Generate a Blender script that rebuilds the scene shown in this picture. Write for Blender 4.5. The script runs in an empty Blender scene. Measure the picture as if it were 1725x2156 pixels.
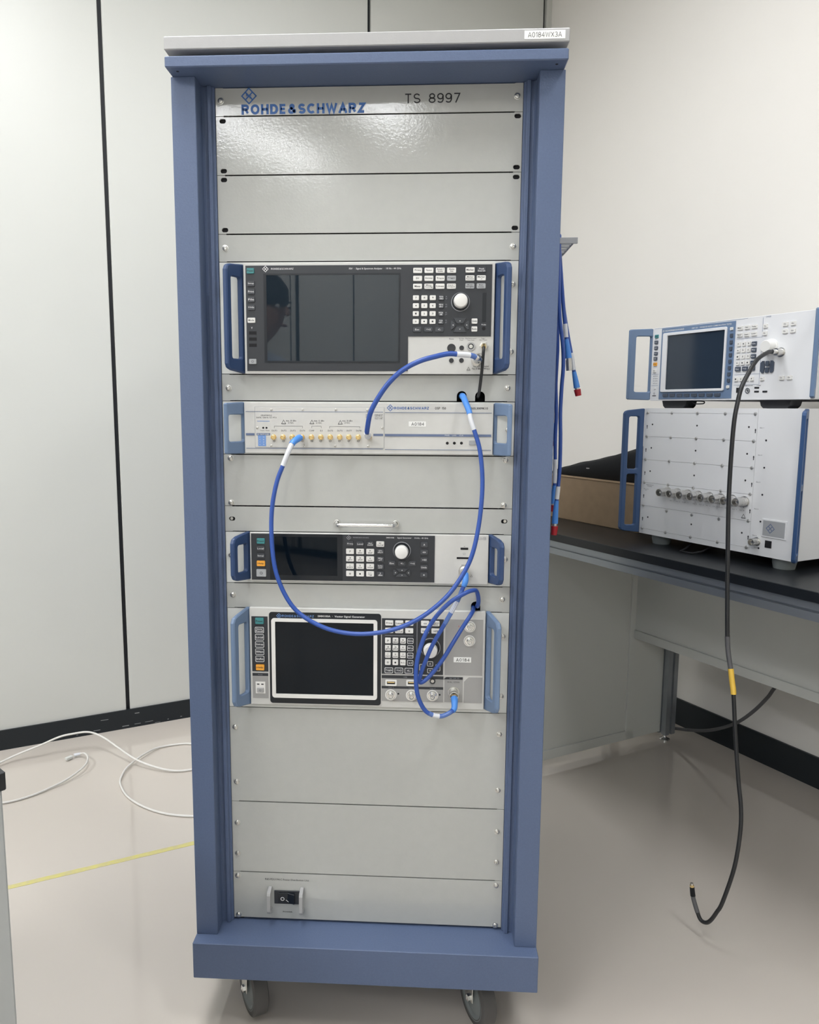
import bpy, bmesh, math, random
from mathutils import Vector, Matrix, Euler
from mathutils.geometry import interpolate_bezier
random.seed(7)
SC = bpy.context.scene
COL = SC.collection
PI = math.pi
# ------------------------------------------------------------------ camera
cam_d = bpy.data.cameras.new('camera'); cam = bpy.data.objects.new('camera', cam_d); COL.objects.link(cam)
SC.camera = cam
yaw, pitch, roll = math.radians(3.0856), math.radians(-7.679), math.radians(-0.2543)
Mc = Matrix.Rotation(yaw, 3, 'Z') @ Matrix.Rotation(pitch, 3, 'X') @ Matrix.Rotation(roll, 3, 'Y') @ Matrix.Rotation(PI/2, 3, 'X')
cam.matrix_world = Matrix.Translation((0.33852, -1.27921, 1.10097)) @ Mc.to_4x4()
cam_d.sensor_fit = 'VERTICAL'; cam_d.sensor_height = 36.0
cam_d.lens = 1620.0/2156.0*36.0
cam_d.shift_x = (862.5-808.5)/2156.0          # the frame carries a blank strip on its right, so the lens axis sits left of its middle
cam_d.clip_start = 0.02; cam_d.clip_end = 60
# ------------------------------------------------------------------ world and exposure
wd = bpy.data.worlds.new('world'); SC.world = wd; wd.use_nodes = True
wd.node_tree.nodes['Background'].inputs[0].default_value = (0.8, 0.85, 0.9, 1)
wd.node_tree.nodes['Background'].inputs[1].default_value = 0.2
SC.view_settings.view_transform = 'Standard'; SC.view_settings.look = 'None'
SC.view_settings.gamma = 1; SC.view_settings.use_curve_mapping = False
SC.view_settings.exposure = 0.0
LAMP_POWER = 30.0
LAMP_COLOR = (0.98, 1.0, 1.025)
# ------------------------------------------------------------------ materials
MT = {}
def mat(name, col, rough=0.5, metal=0.0, spec=0.5, noise=0.0, nscale=30, bump=0.0, bscale=200, emit=None, estr=0, coat=0.0, ior=1.5, col2=None):
    m = bpy.data.materials.new(name); m.use_nodes = True; nt = m.node_tree; b = nt.nodes['Principled BSDF']
    b.inputs['Base Color'].default_value = (*col, 1); b.inputs['Roughness'].default_value = rough
    b.inputs['Metallic'].default_value = metal; b.inputs['Specular IOR Level'].default_value = spec
    b.inputs['IOR'].default_value = ior; b.inputs['Coat Weight'].default_value = coat; b.inputs['Coat Roughness'].default_value = 0.05
    if noise or bump or col2:
        tc = nt.nodes.new('ShaderNodeTexCoord')
    if noise or col2:
        n = nt.nodes.new('ShaderNodeTexNoise'); n.inputs['Scale'].default_value = nscale; n.inputs['Detail'].default_value = 5
        r = nt.nodes.new('ShaderNodeMapRange'); r.inputs[1].default_value = 0.3; r.inputs[2].default_value = 0.7
        mx = nt.nodes.new('ShaderNodeMix'); mx.data_type = 'RGBA'
        c2 = col2 if col2 else tuple(c*(1-noise) for c in col); c1 = col if col2 else tuple(min(1, c*(1+noise*0.5)) for c in col)
        mx.inputs[6].default_value = (*c1, 1); mx.inputs[7].default_value = (*c2, 1)
        nt.links.new(tc.outputs['Object'], n.inputs['Vector']); nt.links.new(n.outputs['Fac'], r.inputs[0]); nt.links.new(r.outputs[0], mx.inputs[0]); nt.links.new(mx.outputs[2], b.inputs['Base Color'])
    if bump:
        n2 = nt.nodes.new('ShaderNodeTexNoise'); n2.inputs['Scale'].default_value = bscale; n2.inputs['Detail'].default_value = 2
        bp = nt.nodes.new('ShaderNodeBump'); bp.inputs['Strength'].default_value = bump; bp.inputs['Distance'].default_value = 0.001
        nt.links.new(tc.outputs['Object'], n2.inputs['Vector']); nt.links.new(n2.outputs['Fac'], bp.inputs['Height']); nt.links.new(bp.outputs[0], b.inputs['Normal'])
    if emit: b.inputs['Emission Color'].default_value = (*emit, 1); b.inputs['Emission Strength'].default_value = estr
    MT[name] = m; return m
mat('blue_paint', (0.097, 0.135, 0.235), 0.5, noise=0.05, nscale=300, bump=0.25, bscale=500)
mat('panel_paint', (0.465, 0.47, 0.448), 0.11, noise=0.02, nscale=60, bump=0.10, bscale=260)
mat('cap_paint', (0.405, 0.402, 0.40), 0.45, noise=0.02, nscale=90, bump=0.1, bscale=400)
mat('face_paint', (0.60, 0.595, 0.57), 0.4, noise=0.02, nscale=80)
mat('ear_metal', (0.66, 0.67, 0.64), 0.35, metal=0.0, noise=0.03, nscale=60)
mat('handle_navy', (0.026, 0.058, 0.150), 0.42)
mat('handle_navy_light', (0.038, 0.085, 0.20), 0.42)
mat('handle_steel_blue', (0.15, 0.22, 0.345), 0.42)
mat('bezel_black', (0.027, 0.030, 0.036), 0.42)
mat('bezel_dark', (0.004, 0.007, 0.012), 0.3)
mat('screen_grey', (0.014, 0.022, 0.031), 0.015, ior=1.6)
mat('screen_dark', (0.003, 0.006, 0.010), 0.03, ior=1.3)
mat('screen_blue', (0.022, 0.035, 0.055), 0.12, ior=1.5)
mat('key_white', (0.78, 0.77, 0.74), 0.4)
mat('key_grey', (0.38, 0.39, 0.40), 0.4)
mat('key_dark', (0.052, 0.056, 0.064), 0.4)
mat('key_slate', (0.07, 0.085, 0.115), 0.4)
mat('key_teal', (0.05, 0.24, 0.25), 0.4)
mat('key_orange', (0.85, 0.38, 0.045), 0.4)
mat('ink_white', (0.72, 0.72, 0.72), 0.5)
mat('ink_grey', (0.30, 0.31, 0.33), 0.5)
mat('ink_black', (0.02, 0.02, 0.024), 0.5)
mat('ink_blue', (0.045, 0.14, 0.40), 0.5)
mat('ink_slate', (0.13, 0.17, 0.28), 0.5)
mat('ink_sky', (0.16, 0.30, 0.62), 0.5)
mat('ink_red', (0.5, 0.05, 0.08), 0.5)
mat('sticker_white', (0.85, 0.85, 0.83), 0.5)
mat('module_grey', (0.34, 0.335, 0.325), 0.45)
mat('chrome', (0.75, 0.75, 0.74), 0.2, metal=1.0)
mat('steel', (0.66, 0.65, 0.62), 0.3, metal=1.0)
mat('nickel', (0.62, 0.61, 0.59), 0.3, metal=0.9)
mat('sleeve_clear', (0.10, 0.18, 0.46), 0.2)
mat('hanger_grey', (0.42, 0.43, 0.45), 0.45)
mat('gold', (0.88, 0.68, 0.34), 0.25, metal=1.0)
mat('hole_black', (0.006, 0.006, 0.008), 0.8)
mat('cable_blue', (0.030, 0.085, 0.36), 0.32)
mat('boot_blue', (0.075, 0.27, 0.74), 0.38)
mat('cap_red', (0.40, 0.015, 0.025), 0.35)
mat('sleeve_white', (0.70, 0.72, 0.76), 0.35)
mat('cable_black', (0.018, 0.019, 0.021), 0.42)
mat('cable_grey', (0.10, 0.10, 0.105), 0.45)
mat('tape_yellow', (0.85, 0.55, 0.08), 0.45)
mat('cable_white', (0.74, 0.72, 0.68), 0.4)
mat('rubber_black', (0.03, 0.031, 0.034), 0.6)
mat('wheel_tread', (0.075, 0.072, 0.07), 0.55)
mat('wheel_core', (0.20, 0.22, 0.22), 0.5)
mat('bench_top', (0.009, 0.011, 0.014), 0.36, bump=0.15, bscale=900)
mat('tester_paint', (0.77, 0.775, 0.785), 0.42)
mat('bench_panel', (0.60, 0.61, 0.58), 0.45)
mat('aluminium', (0.36, 0.385, 0.41), 0.38, metal=0.7)
mat('cardboard', (0.335, 0.235, 0.145), 0.8, noise=0.08, nscale=40)
mat('bag_black', (0.004, 0.005, 0.007), 0.9, bump=0.5, bscale=120)
mat('wall_paint', (0.80, 0.775, 0.735), 0.7, noise=0.015, nscale=3)
mat('wall_panel_paint', (0.615, 0.62, 0.585), 0.42, noise=0.015, nscale=2.5)
mat('ceiling_tile', (0.75, 0.75, 0.73), 0.8)
mat('gap_black', (0.008, 0.009, 0.012), 0.6)
mat('baseboard_black', (0.006, 0.010, 0.014), 0.45, bump=0.3, bscale=60)
mat('scuff', (0.25, 0.26, 0.26), 0.7)
mat('diffuser', (0.9, 0.9, 0.9), 0.5, emit=LAMP_COLOR, estr=LAMP_POWER)
mat('rub_grey', (0.45, 0.47, 0.47), 0.5)
def floor_mat():
    m = mat('floor_vinyl', (0.635, 0.578, 0.517), 0.1, col2=(0.61, 0.557, 0.50), nscale=1.7, spec=0.5, ior=1.85)
    nt = m.node_tree; b = nt.nodes['Principled BSDF']; tc = nt.nodes.new('ShaderNodeTexCoord')
    n = nt.nodes.new('ShaderNodeTexNoise'); n.inputs['Scale'].default_value = 6; n.inputs['Detail'].default_value = 6
    r = nt.nodes.new('ShaderNodeMapRange'); r.inputs[1].default_value = 0.35; r.inputs[2].default_value = 0.7; r.inputs[3].default_value = 0.055; r.inputs[4].default_value = 0.11
    nt.links.new(tc.outputs['Object'], n.inputs['Vector']); nt.links.new(n.outputs['Fac'], r.inputs[0]); nt.links.new(r.outputs[0], b.inputs['Roughness'])
    n3 = nt.nodes.new('ShaderNodeTexNoise'); n3.inputs['Scale'].default_value = 5; bp = nt.nodes.new('ShaderNodeBump'); bp.inputs['Strength'].default_value = 0.02; bp.inputs['Distance'].default_value = 0.003
    nt.links.new(tc.outputs['Object'], n3.inputs['Vector']); nt.links.new(n3.outputs['Fac'], bp.inputs['Height']); nt.links.new(bp.outputs[0], b.inputs['Normal'])
floor_mat()
def tape_mat():
    m = mat('tape_faded', (0.70, 0.64, 0.20), 0.4, col2=(0.60, 0.54, 0.30), nscale=60)
tape_mat()
# ------------------------------------------------------------------ mesh builders (all return bpy meshes in metres)
def done(bm, name='m', smooth=False):
    bmesh.ops.recalc_face_normals(bm, faces=bm.faces[:])
    me = bpy.data.meshes.new(name); bm.to_mesh(me); bm.free()
    if smooth:
        for p in me.polygons: p.use_smooth = True
    return me
def bevel_sharp(bm, w, seg=1, ang=35):
    bm.normal_update(); bmesh.ops.recalc_face_normals(bm, faces=bm.faces[:])
    es = [e for e in bm.edges if len(e.link_faces) == 2 and e.calc_face_angle(0) > math.radians(ang)]
    if es: bmesh.ops.bevel(bm, geom=es, offset=w, segments=seg, affect='EDGES', profile=0.5)
def add_box(bm, x0, y0, z0, x1, y1, z1):
    g = bmesh.ops.create_cube(bm, size=1)['verts']
    for v in g: v.co = Vector(((x0+x1)/2+v.co.x*(x1-x0), (y0+y1)/2+v.co.y*(y1-y0), (z0+z1)/2+v.co.z*(z1-z0)))
    return g
def box(x0, y0, z0, x1, y1, z1, bev=0, seg=1):
    bm = bmesh.new(); add_box(bm, x0, y0, z0, x1, y1, z1)
    if bev: bevel_sharp(bm, bev, seg)
    return done(bm)
def boxes(lst, bev=0):
    bm = bmesh.new()
    for b in lst: add_box(bm, *b)
    if bev: bevel_sharp(bm, bev)
    return done(bm)
XZ = lambda u, v, w: (u, w, v)
XY = lambda u, v, w: (u, v, w)
def add_prism(bm, outer, holes, w0, w1, mp=XZ):
    for w in ((w0, w1) if w0 != w1 else (w0,)):
        edges = []
        for lp in [outer]+list(holes):
            vs = [bm.verts.new(mp(u, v, w)) for u, v in lp]
            edges += [bm.edges.new((vs[i], vs[(i+1) % len(vs)])) for i in range(len(vs))]
        bmesh.ops.triangle_fill(bm, use_beauty=True, use_dissolve=False, edges=edges)
    if w0 != w1:
        for lp in [outer]+list(holes):
            a = [bm.verts.new(mp(u, v, w0)) for u, v in lp]; b = [bm.verts.new(mp(u, v, w1)) for u, v in lp]
            for i in range(len(a)):
                j = (i+1) % len(a); bm.faces.new((a[i], a[j], b[j], b[i]))
        bmesh.ops.remove_doubles(bm, verts=bm.verts[:], dist=1e-6)
def prism(outer, holes, w0, w1, mp=XZ, bev=0, seg=1):
    bm = bmesh.new(); add_prism(bm, outer, holes, w0, w1, mp)
    if bev: bevel_sharp(bm, bev, seg)
    return done(bm)
def rr(x0, z0, x1, z1, r, n=4):
    o = []
    for cx, cz, a in ((x1-r, z1-r, 0), (x0+r, z1-r, 90), (x0+r, z0+r, 180), (x1-r, z0+r, 270)):
        for i in range(n+1):
            t = math.radians(a+90*i/n); o.append((cx+r*math.cos(t), cz+r*math.sin(t)))
    return o
def circ(cx, cz, r, n=16): return [(cx+r*math.cos(2*PI*i/n), cz+r*math.sin(2*PI*i/n)) for i in range(n)]
def slotl(cx, cz, w, h, n=5): return rr(cx-w/2, cz-h/2, cx+w/2, cz+h/2, min(w, h)/2*0.98, n)
def lathe(prof, seg=20, axis='y', smooth=True):
    """prof: list of (distance along the axis, radius); axis y runs towards the viewer as negative y"""
    bm = bmesh.new(); rings = []
    for d, r in prof:
        if r < 1e-6: rings.append([bm.verts.new((0, d, 0))])
        else: rings.append([bm.verts.new((r*math.cos(2*PI*i/seg), d, r*math.sin(2*PI*i/seg))) for i in range(seg)])
    for a, b in zip(rings, rings[1:]):
        if len(a) == 1 and len(b) == 1: continue
        for i in range(seg):
            j = (i+1) % seg
            if len(a) == 1: bm.faces.new((a[0], b[i], b[j]))
            elif len(b) == 1: bm.faces.new((a[i], a[j], b[0]))
            else: bm.faces.new((a[i], a[j], b[j], b[i]))
    if axis == 'z': bmesh.ops.rotate(bm, verts=bm.verts[:], matrix=Matrix.Rotation(PI/2, 3, 'X'))
    if axis == 'x': bmesh.ops.rotate(bm, verts=bm.verts[:], matrix=Matrix.Rotation(PI/2, 3, 'Z'))
    me = done(bm, smooth=smooth)
    if smooth: me.set_sharp_from_angle(angle=math.radians(38))
    return me
def catmull(P, n=6):
    P = [Vector(p) for p in P]; Q = [P[0]*2-P[1]]+P+[P[-1]*2-P[-2]]; out = []
    for i in range(1, len(Q)-2):
        a, b, c, d = Q[i-1:i+3]
        for k in range(n):
            t = k/n; out.append(0.5*((2*b)+(c-a)*t+(2*a-5*b+4*c-d)*t*t+(3*b-a-3*c+d)*t**3))
    out.append(P[-1]); return out
def tube(P, R, seg=10, cap=True):
    P = [Vector(p) for p in P]
    if not hasattr(R, '__len__'): R = [R]*len(P)
    bm = bmesh.new(); rings = []; up = None
    for i, p in enumerate(P):
        t = (P[min(i+1, len(P)-1)]-P[max(i-1, 0)]).normalized()
        if up is None:
            up = Vector((0, 0, 1)) if abs(t.z) < 0.9 else Vector((1, 0, 0))
        s = t.cross(up).normalized(); up = s.cross(t).normalized()
        rings.append([bm.verts.new(p+(s*math.cos(2*PI*k/seg)+up*math.sin(2*PI*k/seg))*R[i]) for k in range(seg)])
    for a, b in zip(rings, rings[1:]):
        for k in range(seg): bm.faces.new((a[k], a[(k+1) % seg], b[(k+1) % seg], b[k]))
    if cap: bm.faces.new(rings[0]); bm.faces.new(rings[-1])
    me = done(bm, smooth=True); me.set_sharp_from_angle(angle=math.radians(50)); return me
TX = {}
def text_mesh(s, w, h, bold=0.0):
    """flat lettering fitted into w x h, centred, facing -y"""
    k = (s, bold)
    if k not in TX:
        cu = bpy.data.curves.new('t', 'FONT'); cu.body = s; cu.resolution_u = 2; cu.offset = bold; cu.align_x = 'CENTER'; cu.space_line = 0.95
        o = bpy.data.objects.new('t', cu); COL.objects.link(o)
        dg = bpy.context.evaluated_depsgraph_get(); dg.update()
        me = bpy.data.meshes.new_from_object(o.evaluated_get(dg)); bpy.data.objects.remove(o); bpy.data.curves.remove(cu)
        xs = [v.co.x for v in me.vertices]; ys = [v.co.y for v in me.vertices]
        TX[k] = (me, min(xs), max(xs), min(ys), max(ys))
    src, x0, x1, y0, y1 = TX[k]; me = src.copy()
    for v in me.vertices:
        v.co = Vector(((v.co.x-(x0+x1)/2)/(x1-x0)*w, 0, (v.co.y-(y0+y1)/2)/(y1-y0)*h))
    return me
# ------------------------------------------------------------------ object bookkeeping
ORG = {}
class Frame:
    def __init__(s, loc, rz): s.M = Matrix.Translation(loc) @ Matrix.Rotation(rz, 4, 'Z'); s.rz = rz
RACK = Frame((0, 0, 0), 0)                                # rack front: x right, y into the rack
WALL = Frame((0.8232, 2.0888, 0), math.radians(-59.8))     # room corner: x along the right wall, y = minus distance from it
def thing(name, label, cat, org, frame=RACK, group=None, rz=0):
    o = bpy.data.objects.new(name, None); COL.objects.link(o); o.empty_display_size = 0.05
    o.location = frame.M @ Vector(org); o.rotation_euler = (0, 0, frame.rz+rz)
    o['label'] = label; o['category'] = cat
    if group: o['group'] = group
    ORG[o] = Vector(org); return o
MC = {}
def link(parent, name, me, m, p, label=None):
    if m is not None and not me.materials: me.materials.append(MT[m])
    o = bpy.data.objects.new(name, me); COL.objects.link(o); o.parent = parent
    o.location = Vector(p)-(ORG[parent] if parent else Vector((0, 0, 0))); ORG[o] = Vector(p)
    if label: o['label'] = label
    return o
def part(parent, name, me, m, label=None):
    """me is in frame coordinates; its origin moves to the middle of its box"""
    xs = [v.co for v in me.vertices]
    c = Vector([(min(v[i] for v in xs)+max(v[i] for v in xs))/2 for i in range(3)])
    me.transform(Matrix.Translation(-c)); return link(parent, name, me, m, c, label)
def cached(key, fn, m):
    k = (key, m)
    if k not in MC:
        me = fn(); me.materials.append(MT[m]); MC[k] = me
    return MC[k]
def struct(name, me, m, frame=RACK):
    me.materials.append(MT[m]); o = bpy.data.objects.new(name, me); COL.objects.link(o); o.matrix_world = frame.M
    o['kind'] = 'structure'; ORG[o] = Vector((0, 0, 0)); return o
def text(parent, s, x, y, z, w, h, m='ink_black', bold=0.0, name='lettering'):
    key = ('tx', s, round(w, 5), round(h, 5), bold)
    return link(parent, name, cached(key, lambda: text_mesh(s, w, h, bold), m), None, (x, y, z))
def T(parent, s, r, y, m='ink_black', bold=0.0, name='lettering'):
    return text(parent, s, r[0]/1000, y, r[1]/1000, r[2]/1000, r[3]/1000, m, bold, name)
def keymesh(w, h, d, r=0.0012):
    bm = bmesh.new(); add_prism(bm, rr(-w/2, -h/2, w/2, h/2, r, 2), [], -d, 0, XZ)
    for v in bm.verts:
        if v.co.y < -d/2: v.co.x *= (w-0.0008)/w; v.co.z *= (h-0.0008)/h
    return done(bm)
def key(parent, x, z, w, h, y, m='key_white', leg=None, lm='ink_black', d=0.0022, name='key', scale=0.62):
    """mm in, y in metres: face of the panel the key stands on"""
    w = round(w*2)/2; h = round(h*2)/2
    k = link(parent, name, cached(('key', w, h, d), lambda: keymesh(w/1000, h/1000, d), m), None, (x/1000, y, z/1000))
    if leg:
        ln = leg.split('\n'); n = max(len(t) for t in ln)
        lw_ = min(w*0.8, n*h*(0.24 if len(ln) > 1 else 0.26)+h*0.06); lh = h*(0.62 if len(ln) > 1 else 0.33)
        text(k, leg, x/1000, y-d-0.00015, z/1000, lw_/1000, lh/1000, lm, 0.012, 'legend')
    return k
def grid(parent, g, y, m, legs, lm='ink_black', over={}, d=0.0022):
    x, z, w, h, dx, dz, nc, nr = g; i = 0
    for r in range(nr):
        for c in range(nc):
            mm, ll = over.get(i, (m, lm))
            if legs[i] is not None: key(parent, x+dx*c, z+dz*r, w, h, y, mm, legs[i], ll, d)
            i += 1
def ringmesh(ro, ri, d, n=24): return prism(circ(0, 0, ro, n), [circ(0, 0, ri, n)], -d, 0)
def dial(parent, c, rg, y, tick=True):
    k = link(parent, 'rotary_knob', lathe([(0, c[2]*1.12), (-3, c[2]*1.12), (-4, c[2]*1.03), (-14, c[2]*0.97), (-15.2, c[2]*0.9), (-15.6, c[2]*0.8), (-15.6, 0)], 32), 'key_white', (c[0]/1000, y, c[1]/1000))
    k.data.transform(Matrix.Scale(0.001, 4))
    link(k, 'knob_collar', lathe([(0, c[2]*1.22/1000), (-0.004, c[2]*1.2/1000), (-0.004, c[2]*1.0/1000)], 28), 'bezel_dark', (c[0]/1000, y, c[1]/1000))
    r = rg[2]/1000
    link(parent, 'knob_ring', ringmesh(r, r-0.0012, 0.0012, 32), 'ink_grey', (rg[0]/1000, y, rg[1]/1000))
def logo(parent, x, y, z, s, m, name='logo', letters=False):
    """diamond mark: a square on its corner with four windows"""
    D = lambda cx, cz, q: [(cx-q, cz), (cx, cz-q), (cx+q, cz), (cx, cz+q)]
    me = prism(D(0, 0, s), [D(0, 0.45*s, 0.34*s), D(0, -0.45*s, 0.34*s), D(0.45*s, 0, 0.34*s), D(-0.45*s, 0, 0.34*s)], 0, 0)
    o = link(parent, name, me, m, (x, y, z))
    if letters:
        text(o, 'R', x-0.2*s, y-0.0002, z+0.12*s, 0.3*s, 0.42*s, m, 0.02); text(o, 'S', x+0.2*s, y-0.0002, z-0.1*s, 0.28*s, 0.42*s, m, 0.02)
    return o
def handle(parent, side, xin, zr, zf, dep, t, k, win, m, c=0.010, name='handle', bev=0.0016, y0=0.0):
    """side -1 left, +1 right; loop plate that leans outwards towards the viewer. zr, zf: (low, high) at the panel and at the front"""
    out = [(0, zr[0]), (dep-c, zf[0]), (dep-c*0.3, zf[0]+c*0.3), (dep, zf[0]+c), (dep, zf[1]-c), (dep-c*0.3, zf[1]-c*0.3), (dep-c, zf[1]), (0, zr[1])]
    hs = [rr(a, b, c2, d, 0.004, 3) for a, b, c2, d in win]
    mp = lambda u, v, w: (xin+side*(w+k*u), y0-u, v)
    return part(parent, name, prism(out, hs, 0, t, mp, bev), m)
SCREW = lambda: lathe([(0, 0.0052), (-0.0008, 0.0052), (-0.0009, 0.0045), (-0.0024, 0.0038), (-0.0031, 0.0024), (-0.0032, 0.0018), (-0.0018, 0.0012), (-0.0018, 0)], 16)
def screw(parent, x, z, y=0.0, m='steel', s=1.0, rot=None):
    o = link(parent, 'screw', cached('screw', SCREW, m), None, (x, y, z)); o.rotation_euler = (0, random.random()*3, 0); o.scale = (s, s, s); return o
SMA = lambda: lathe([(0, 0.0046), (-0.0012, 0.0046), (-0.0012, 0.0034), (-0.003, 0.0034), (-0.0031, 0.0039), (-0.0050, 0.0039), (-0.0052, 0.0032), (-0.0105, 0.0032), (-0.0106, 0.0024), (-0.007, 0.0023), (-0.007, 0.0006), (-0.0095, 0.0005), (-0.0096, 0)], 14)
NCON = lambda: lathe([(0, 0.0098), (-0.0015, 0.0098), (-0.0016, 0.0082), (-0.006, 0.0082), (-0.0062, 0.0078), (-0.0085, 0.0078), (-0.0087, 0.0082), (-0.0115, 0.0082), (-0.0117, 0.0077), (-0.0205, 0.0077), (-0.0208, 0.0064), (-0.010, 0.0062), (-0.010, 0.0022), (-0.017, 0.002), (-0.0172, 0)], 20)
BNC = lambda: lathe([(0, 0.0080), (-0.0012, 0.0080), (-0.0013, 0.0066), (-0.003, 0.0066), (-0.0032, 0.0052), (-0.0125, 0.0050), (-0.0126, 0.0041), (-0.005, 0.004), (-0.005, 0.0022), (-0.0095, 0.0022), (-0.0096, 0.0009), (-0.006, 0)], 20)
def conn(parent, kind, x, z, y, m, s=1.0, name='connector'):
    o = link(parent, name, cached(kind, {'sma': SMA, 'n': NCON, 'bnc': BNC}[kind], m), None, (x/1000, y, z/1000)); o.scale = (s, s, s); return o
def tri_mark(parent, x, z, s, y, m='ink_black'):
    s /= 1000; x /= 1000; z /= 1000
    L = lambda q: [(x-q, z-q*0.75), (x+q, z-q*0.75), (x, z+q)]
    me = prism(L(s), [L(s*0.72)], y-0.00015, y-0.00015)
    return part(parent, 'warning_mark', me, m)
def flat(parent, r, y, m, name, d=0.0006):
    """thin plate from a centre rect in mm, standing d proud of y"""
    x, z, w, h = [v/1000 for v in r[:4]]
    return part(parent, name, box(x-w/2, y-d, z-h/2, x+w/2, y, z+h/2), m)
# ------------------------------------------------------------------ drawn grotesque lettering for the large prints
def _arc(cx, cy, rx, ry, a0, a1, n=10): return [(cx+rx*math.cos(math.radians(a0+(a1-a0)*i/n)), cy+ry*math.sin(math.radians(a0+(a1-a0)*i/n))) for i in range(n+1)]
def _glyphs():
    A_ = _arc
    S = [A_(.30, .74, .28, .26, 20, 270, 12)+A_(.32, .24, .30, .24, 90, -160, 12)[1:]]
    nine = [A_(.29, .70, .29, .30, 0, 360, 18), A_(.29, .42, .29, .42, 35, -35, 8)+A_(.28, .2, .27, .2, -30, -160, 8)[1:]]
    return {
     'R': (.66, [[(0, 0), (0, 1), (.40, 1)]+A_(.40, .76, .24, .24, 90, -90, 8)+[(.0, .52)], [(.36, .50), (.64, 0)]]),
     'O': (.80, [A_(.40, .5, .40, .5, 0, 360, 24)]), '0': (.58, [A_(.29, .5, .29, .5, 0, 360, 20)]),
     'H': (.66, [[(0, 0), (0, 1)], [(.66, 0), (.66, 1)], [(0, .5), (.66, .5)]]),
     'D': (.68, [[(0, 0), (0, 1), (.30, 1)]+A_(.30, .5, .38, .5, 90, -90, 12)+[(0, 0)]]),
     'E': (.56, [[(.56, 1), (0, 1), (0, 0), (.56, 0)], [(0, .52), (.50, .52)]]),
     '&': (.78, [[(.78, 0), (.22, .66)]+A_(.36, .82, .18, .18, 200, -40, 10)+[(.14, .46)]+A_(.28, .25, .26, .25, 130, 290, 10)+[(.55, .12), (.74, .46)]]),
     'S': (.62, S), 'C': (.72, [A_(.40, .5, .40, .5, 45, 315, 20)]),
     'W': (1.06, [[(0, 1), (.26, 0), (.53, .92), (.80, 0), (1.06, 1)]]), 'A': (.74, [[(0, 0), (.37, 1), (.74, 0)], [(.14, .30), (.60, .30)]]),
     'Z': (.62, [[(0, 1), (.60, 1), (0, 0), (.62, 0)]]), 'T': (.66, [[(0, 1), (.66, 1)], [(.33, 0), (.33, 1)]]),
     '8': (.60, [A_(.30, .75, .25, .25, 0, 360, 16), A_(.30, .26, .30, .26, 0, 360, 18)]), '9': (.58, nine),
     '7': (.58, [[(0, 1), (.58, 1), (.20, 0)]]), '1': (.30, [[(.02, .76), (.26, 1), (.26, 0)]]), '4': (.62, [[(.46, 0), (.46, 1), (0, .30), (.62, .30)]]),
     'X': (.66, [[(0, 0), (.66, 1)], [(0, 1), (.66, 0)]]), '3': (.58, [A_(.28, .74, .26, .26, 150, -85, 10)+A_(.28, .25, .30, .25, 85, -150, 10)[1:]]),
     'M': (.82, [[(0, 0), (0, 1), (.41, .1), (.82, 1), (.82, 0)]]), 'B': (.64, [[(0, 0), (0, 1), (.36, 1)]+A_(.36, .76, .23, .24, 90, -90, 8)+[(0, .52)], [(.36, .52)]+A_(.36, .26, .27, .26, 90, -90, 8)+[(0, 0)]]),
     'P': (.62, [[(0, 0), (0, 1), (.38, 1)]+A_(.38, .74, .24, .26, 90, -90, 8)+[(0, .48)]]), '5': (.58, [[(.52, 1), (.08, 1), (.02, .52)]+A_(.27, .32, .30, .32, 120, -150, 12)]),
     ' ': (.42, [])}
def drawn_mesh(s, w, h, wt=0.2, gap=0.17):
    G = _glyphs(); bm = bmesh.new(); x = 0.0; paths = []
    for ch in s:
        W_, P = G[ch]
        for p in P: paths.append([(x+u, v) for u, v in p])
        x += W_+wt+gap
    tot = x-gap; hh = h/(1+wt); q = hh; kx = (w-wt*q)/((tot-wt)*q) if tot > wt else 1
    hw = wt*q/2
    for p in paths:
        P = []
        for u, v in p:
            c = Vector((u*q*kx, v*q))
            if not P or (c-P[-1]).length > 1e-7: P.append(c)
        closed = (P[0]-P[-1]).length < 1e-5
        if closed: P = P[:-1]
        n = len(P); L = []; Rr = []
        for i in range(n):
            if closed: a, b = P[i-1], P[(i+1) % n]; d0 = (P[i]-a).normalized(); d1 = (b-P[i]).normalized()
            else:
                d0 = (P[i]-P[i-1]).normalized() if i else (P[1]-P[0]).normalized(); d1 = (P[i+1]-P[i]).normalized() if i < n-1 else d0
            m = (d0+d1); m = m.normalized() if m.length > 1e-4 else d1
            nn = Vector((-m.y, m.x)); cs = max(0.42, abs(Vector((-d0.y, d0.x)).dot(nn))); o = nn*hw/cs
            c = P[i].copy()
            if not closed and i == 0 and abs(d0.y) > 0.9: c -= d0*hw*1.0
            if not closed and i == n-1 and abs(d0.y) > 0.9: c += d0*hw*1.0
            L.append(c+o); Rr.append(c-o)
        V = [(bm.verts.new((a.x, 0, a.y)), bm.verts.new((b.x, 0, b.y))) for a, b in zip(L, Rr)]
        prs = list(zip(V, V[1:]))+([(V[-1], V[0])] if closed else [])
        for a, b in prs: bm.faces.new((a[0], b[0], b[1], a[1]))
    for v in bm.verts: v.co.x += hw-w/2; v.co.z += hw-h/2
    me = bpy.data.meshes.new('drawn'); bm.normal_update(); bm.to_mesh(me); bm.free(); return me
def drawn(parent, s, x, y, z, w, h, m, wt=0.2, gap=0.17, name='lettering'):
    return link(parent, name, cached(('dr', s, round(w, 5), round(h, 5), wt), lambda: drawn_mesh(s, w, h, wt, gap), m), None, (x, y, z))
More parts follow.
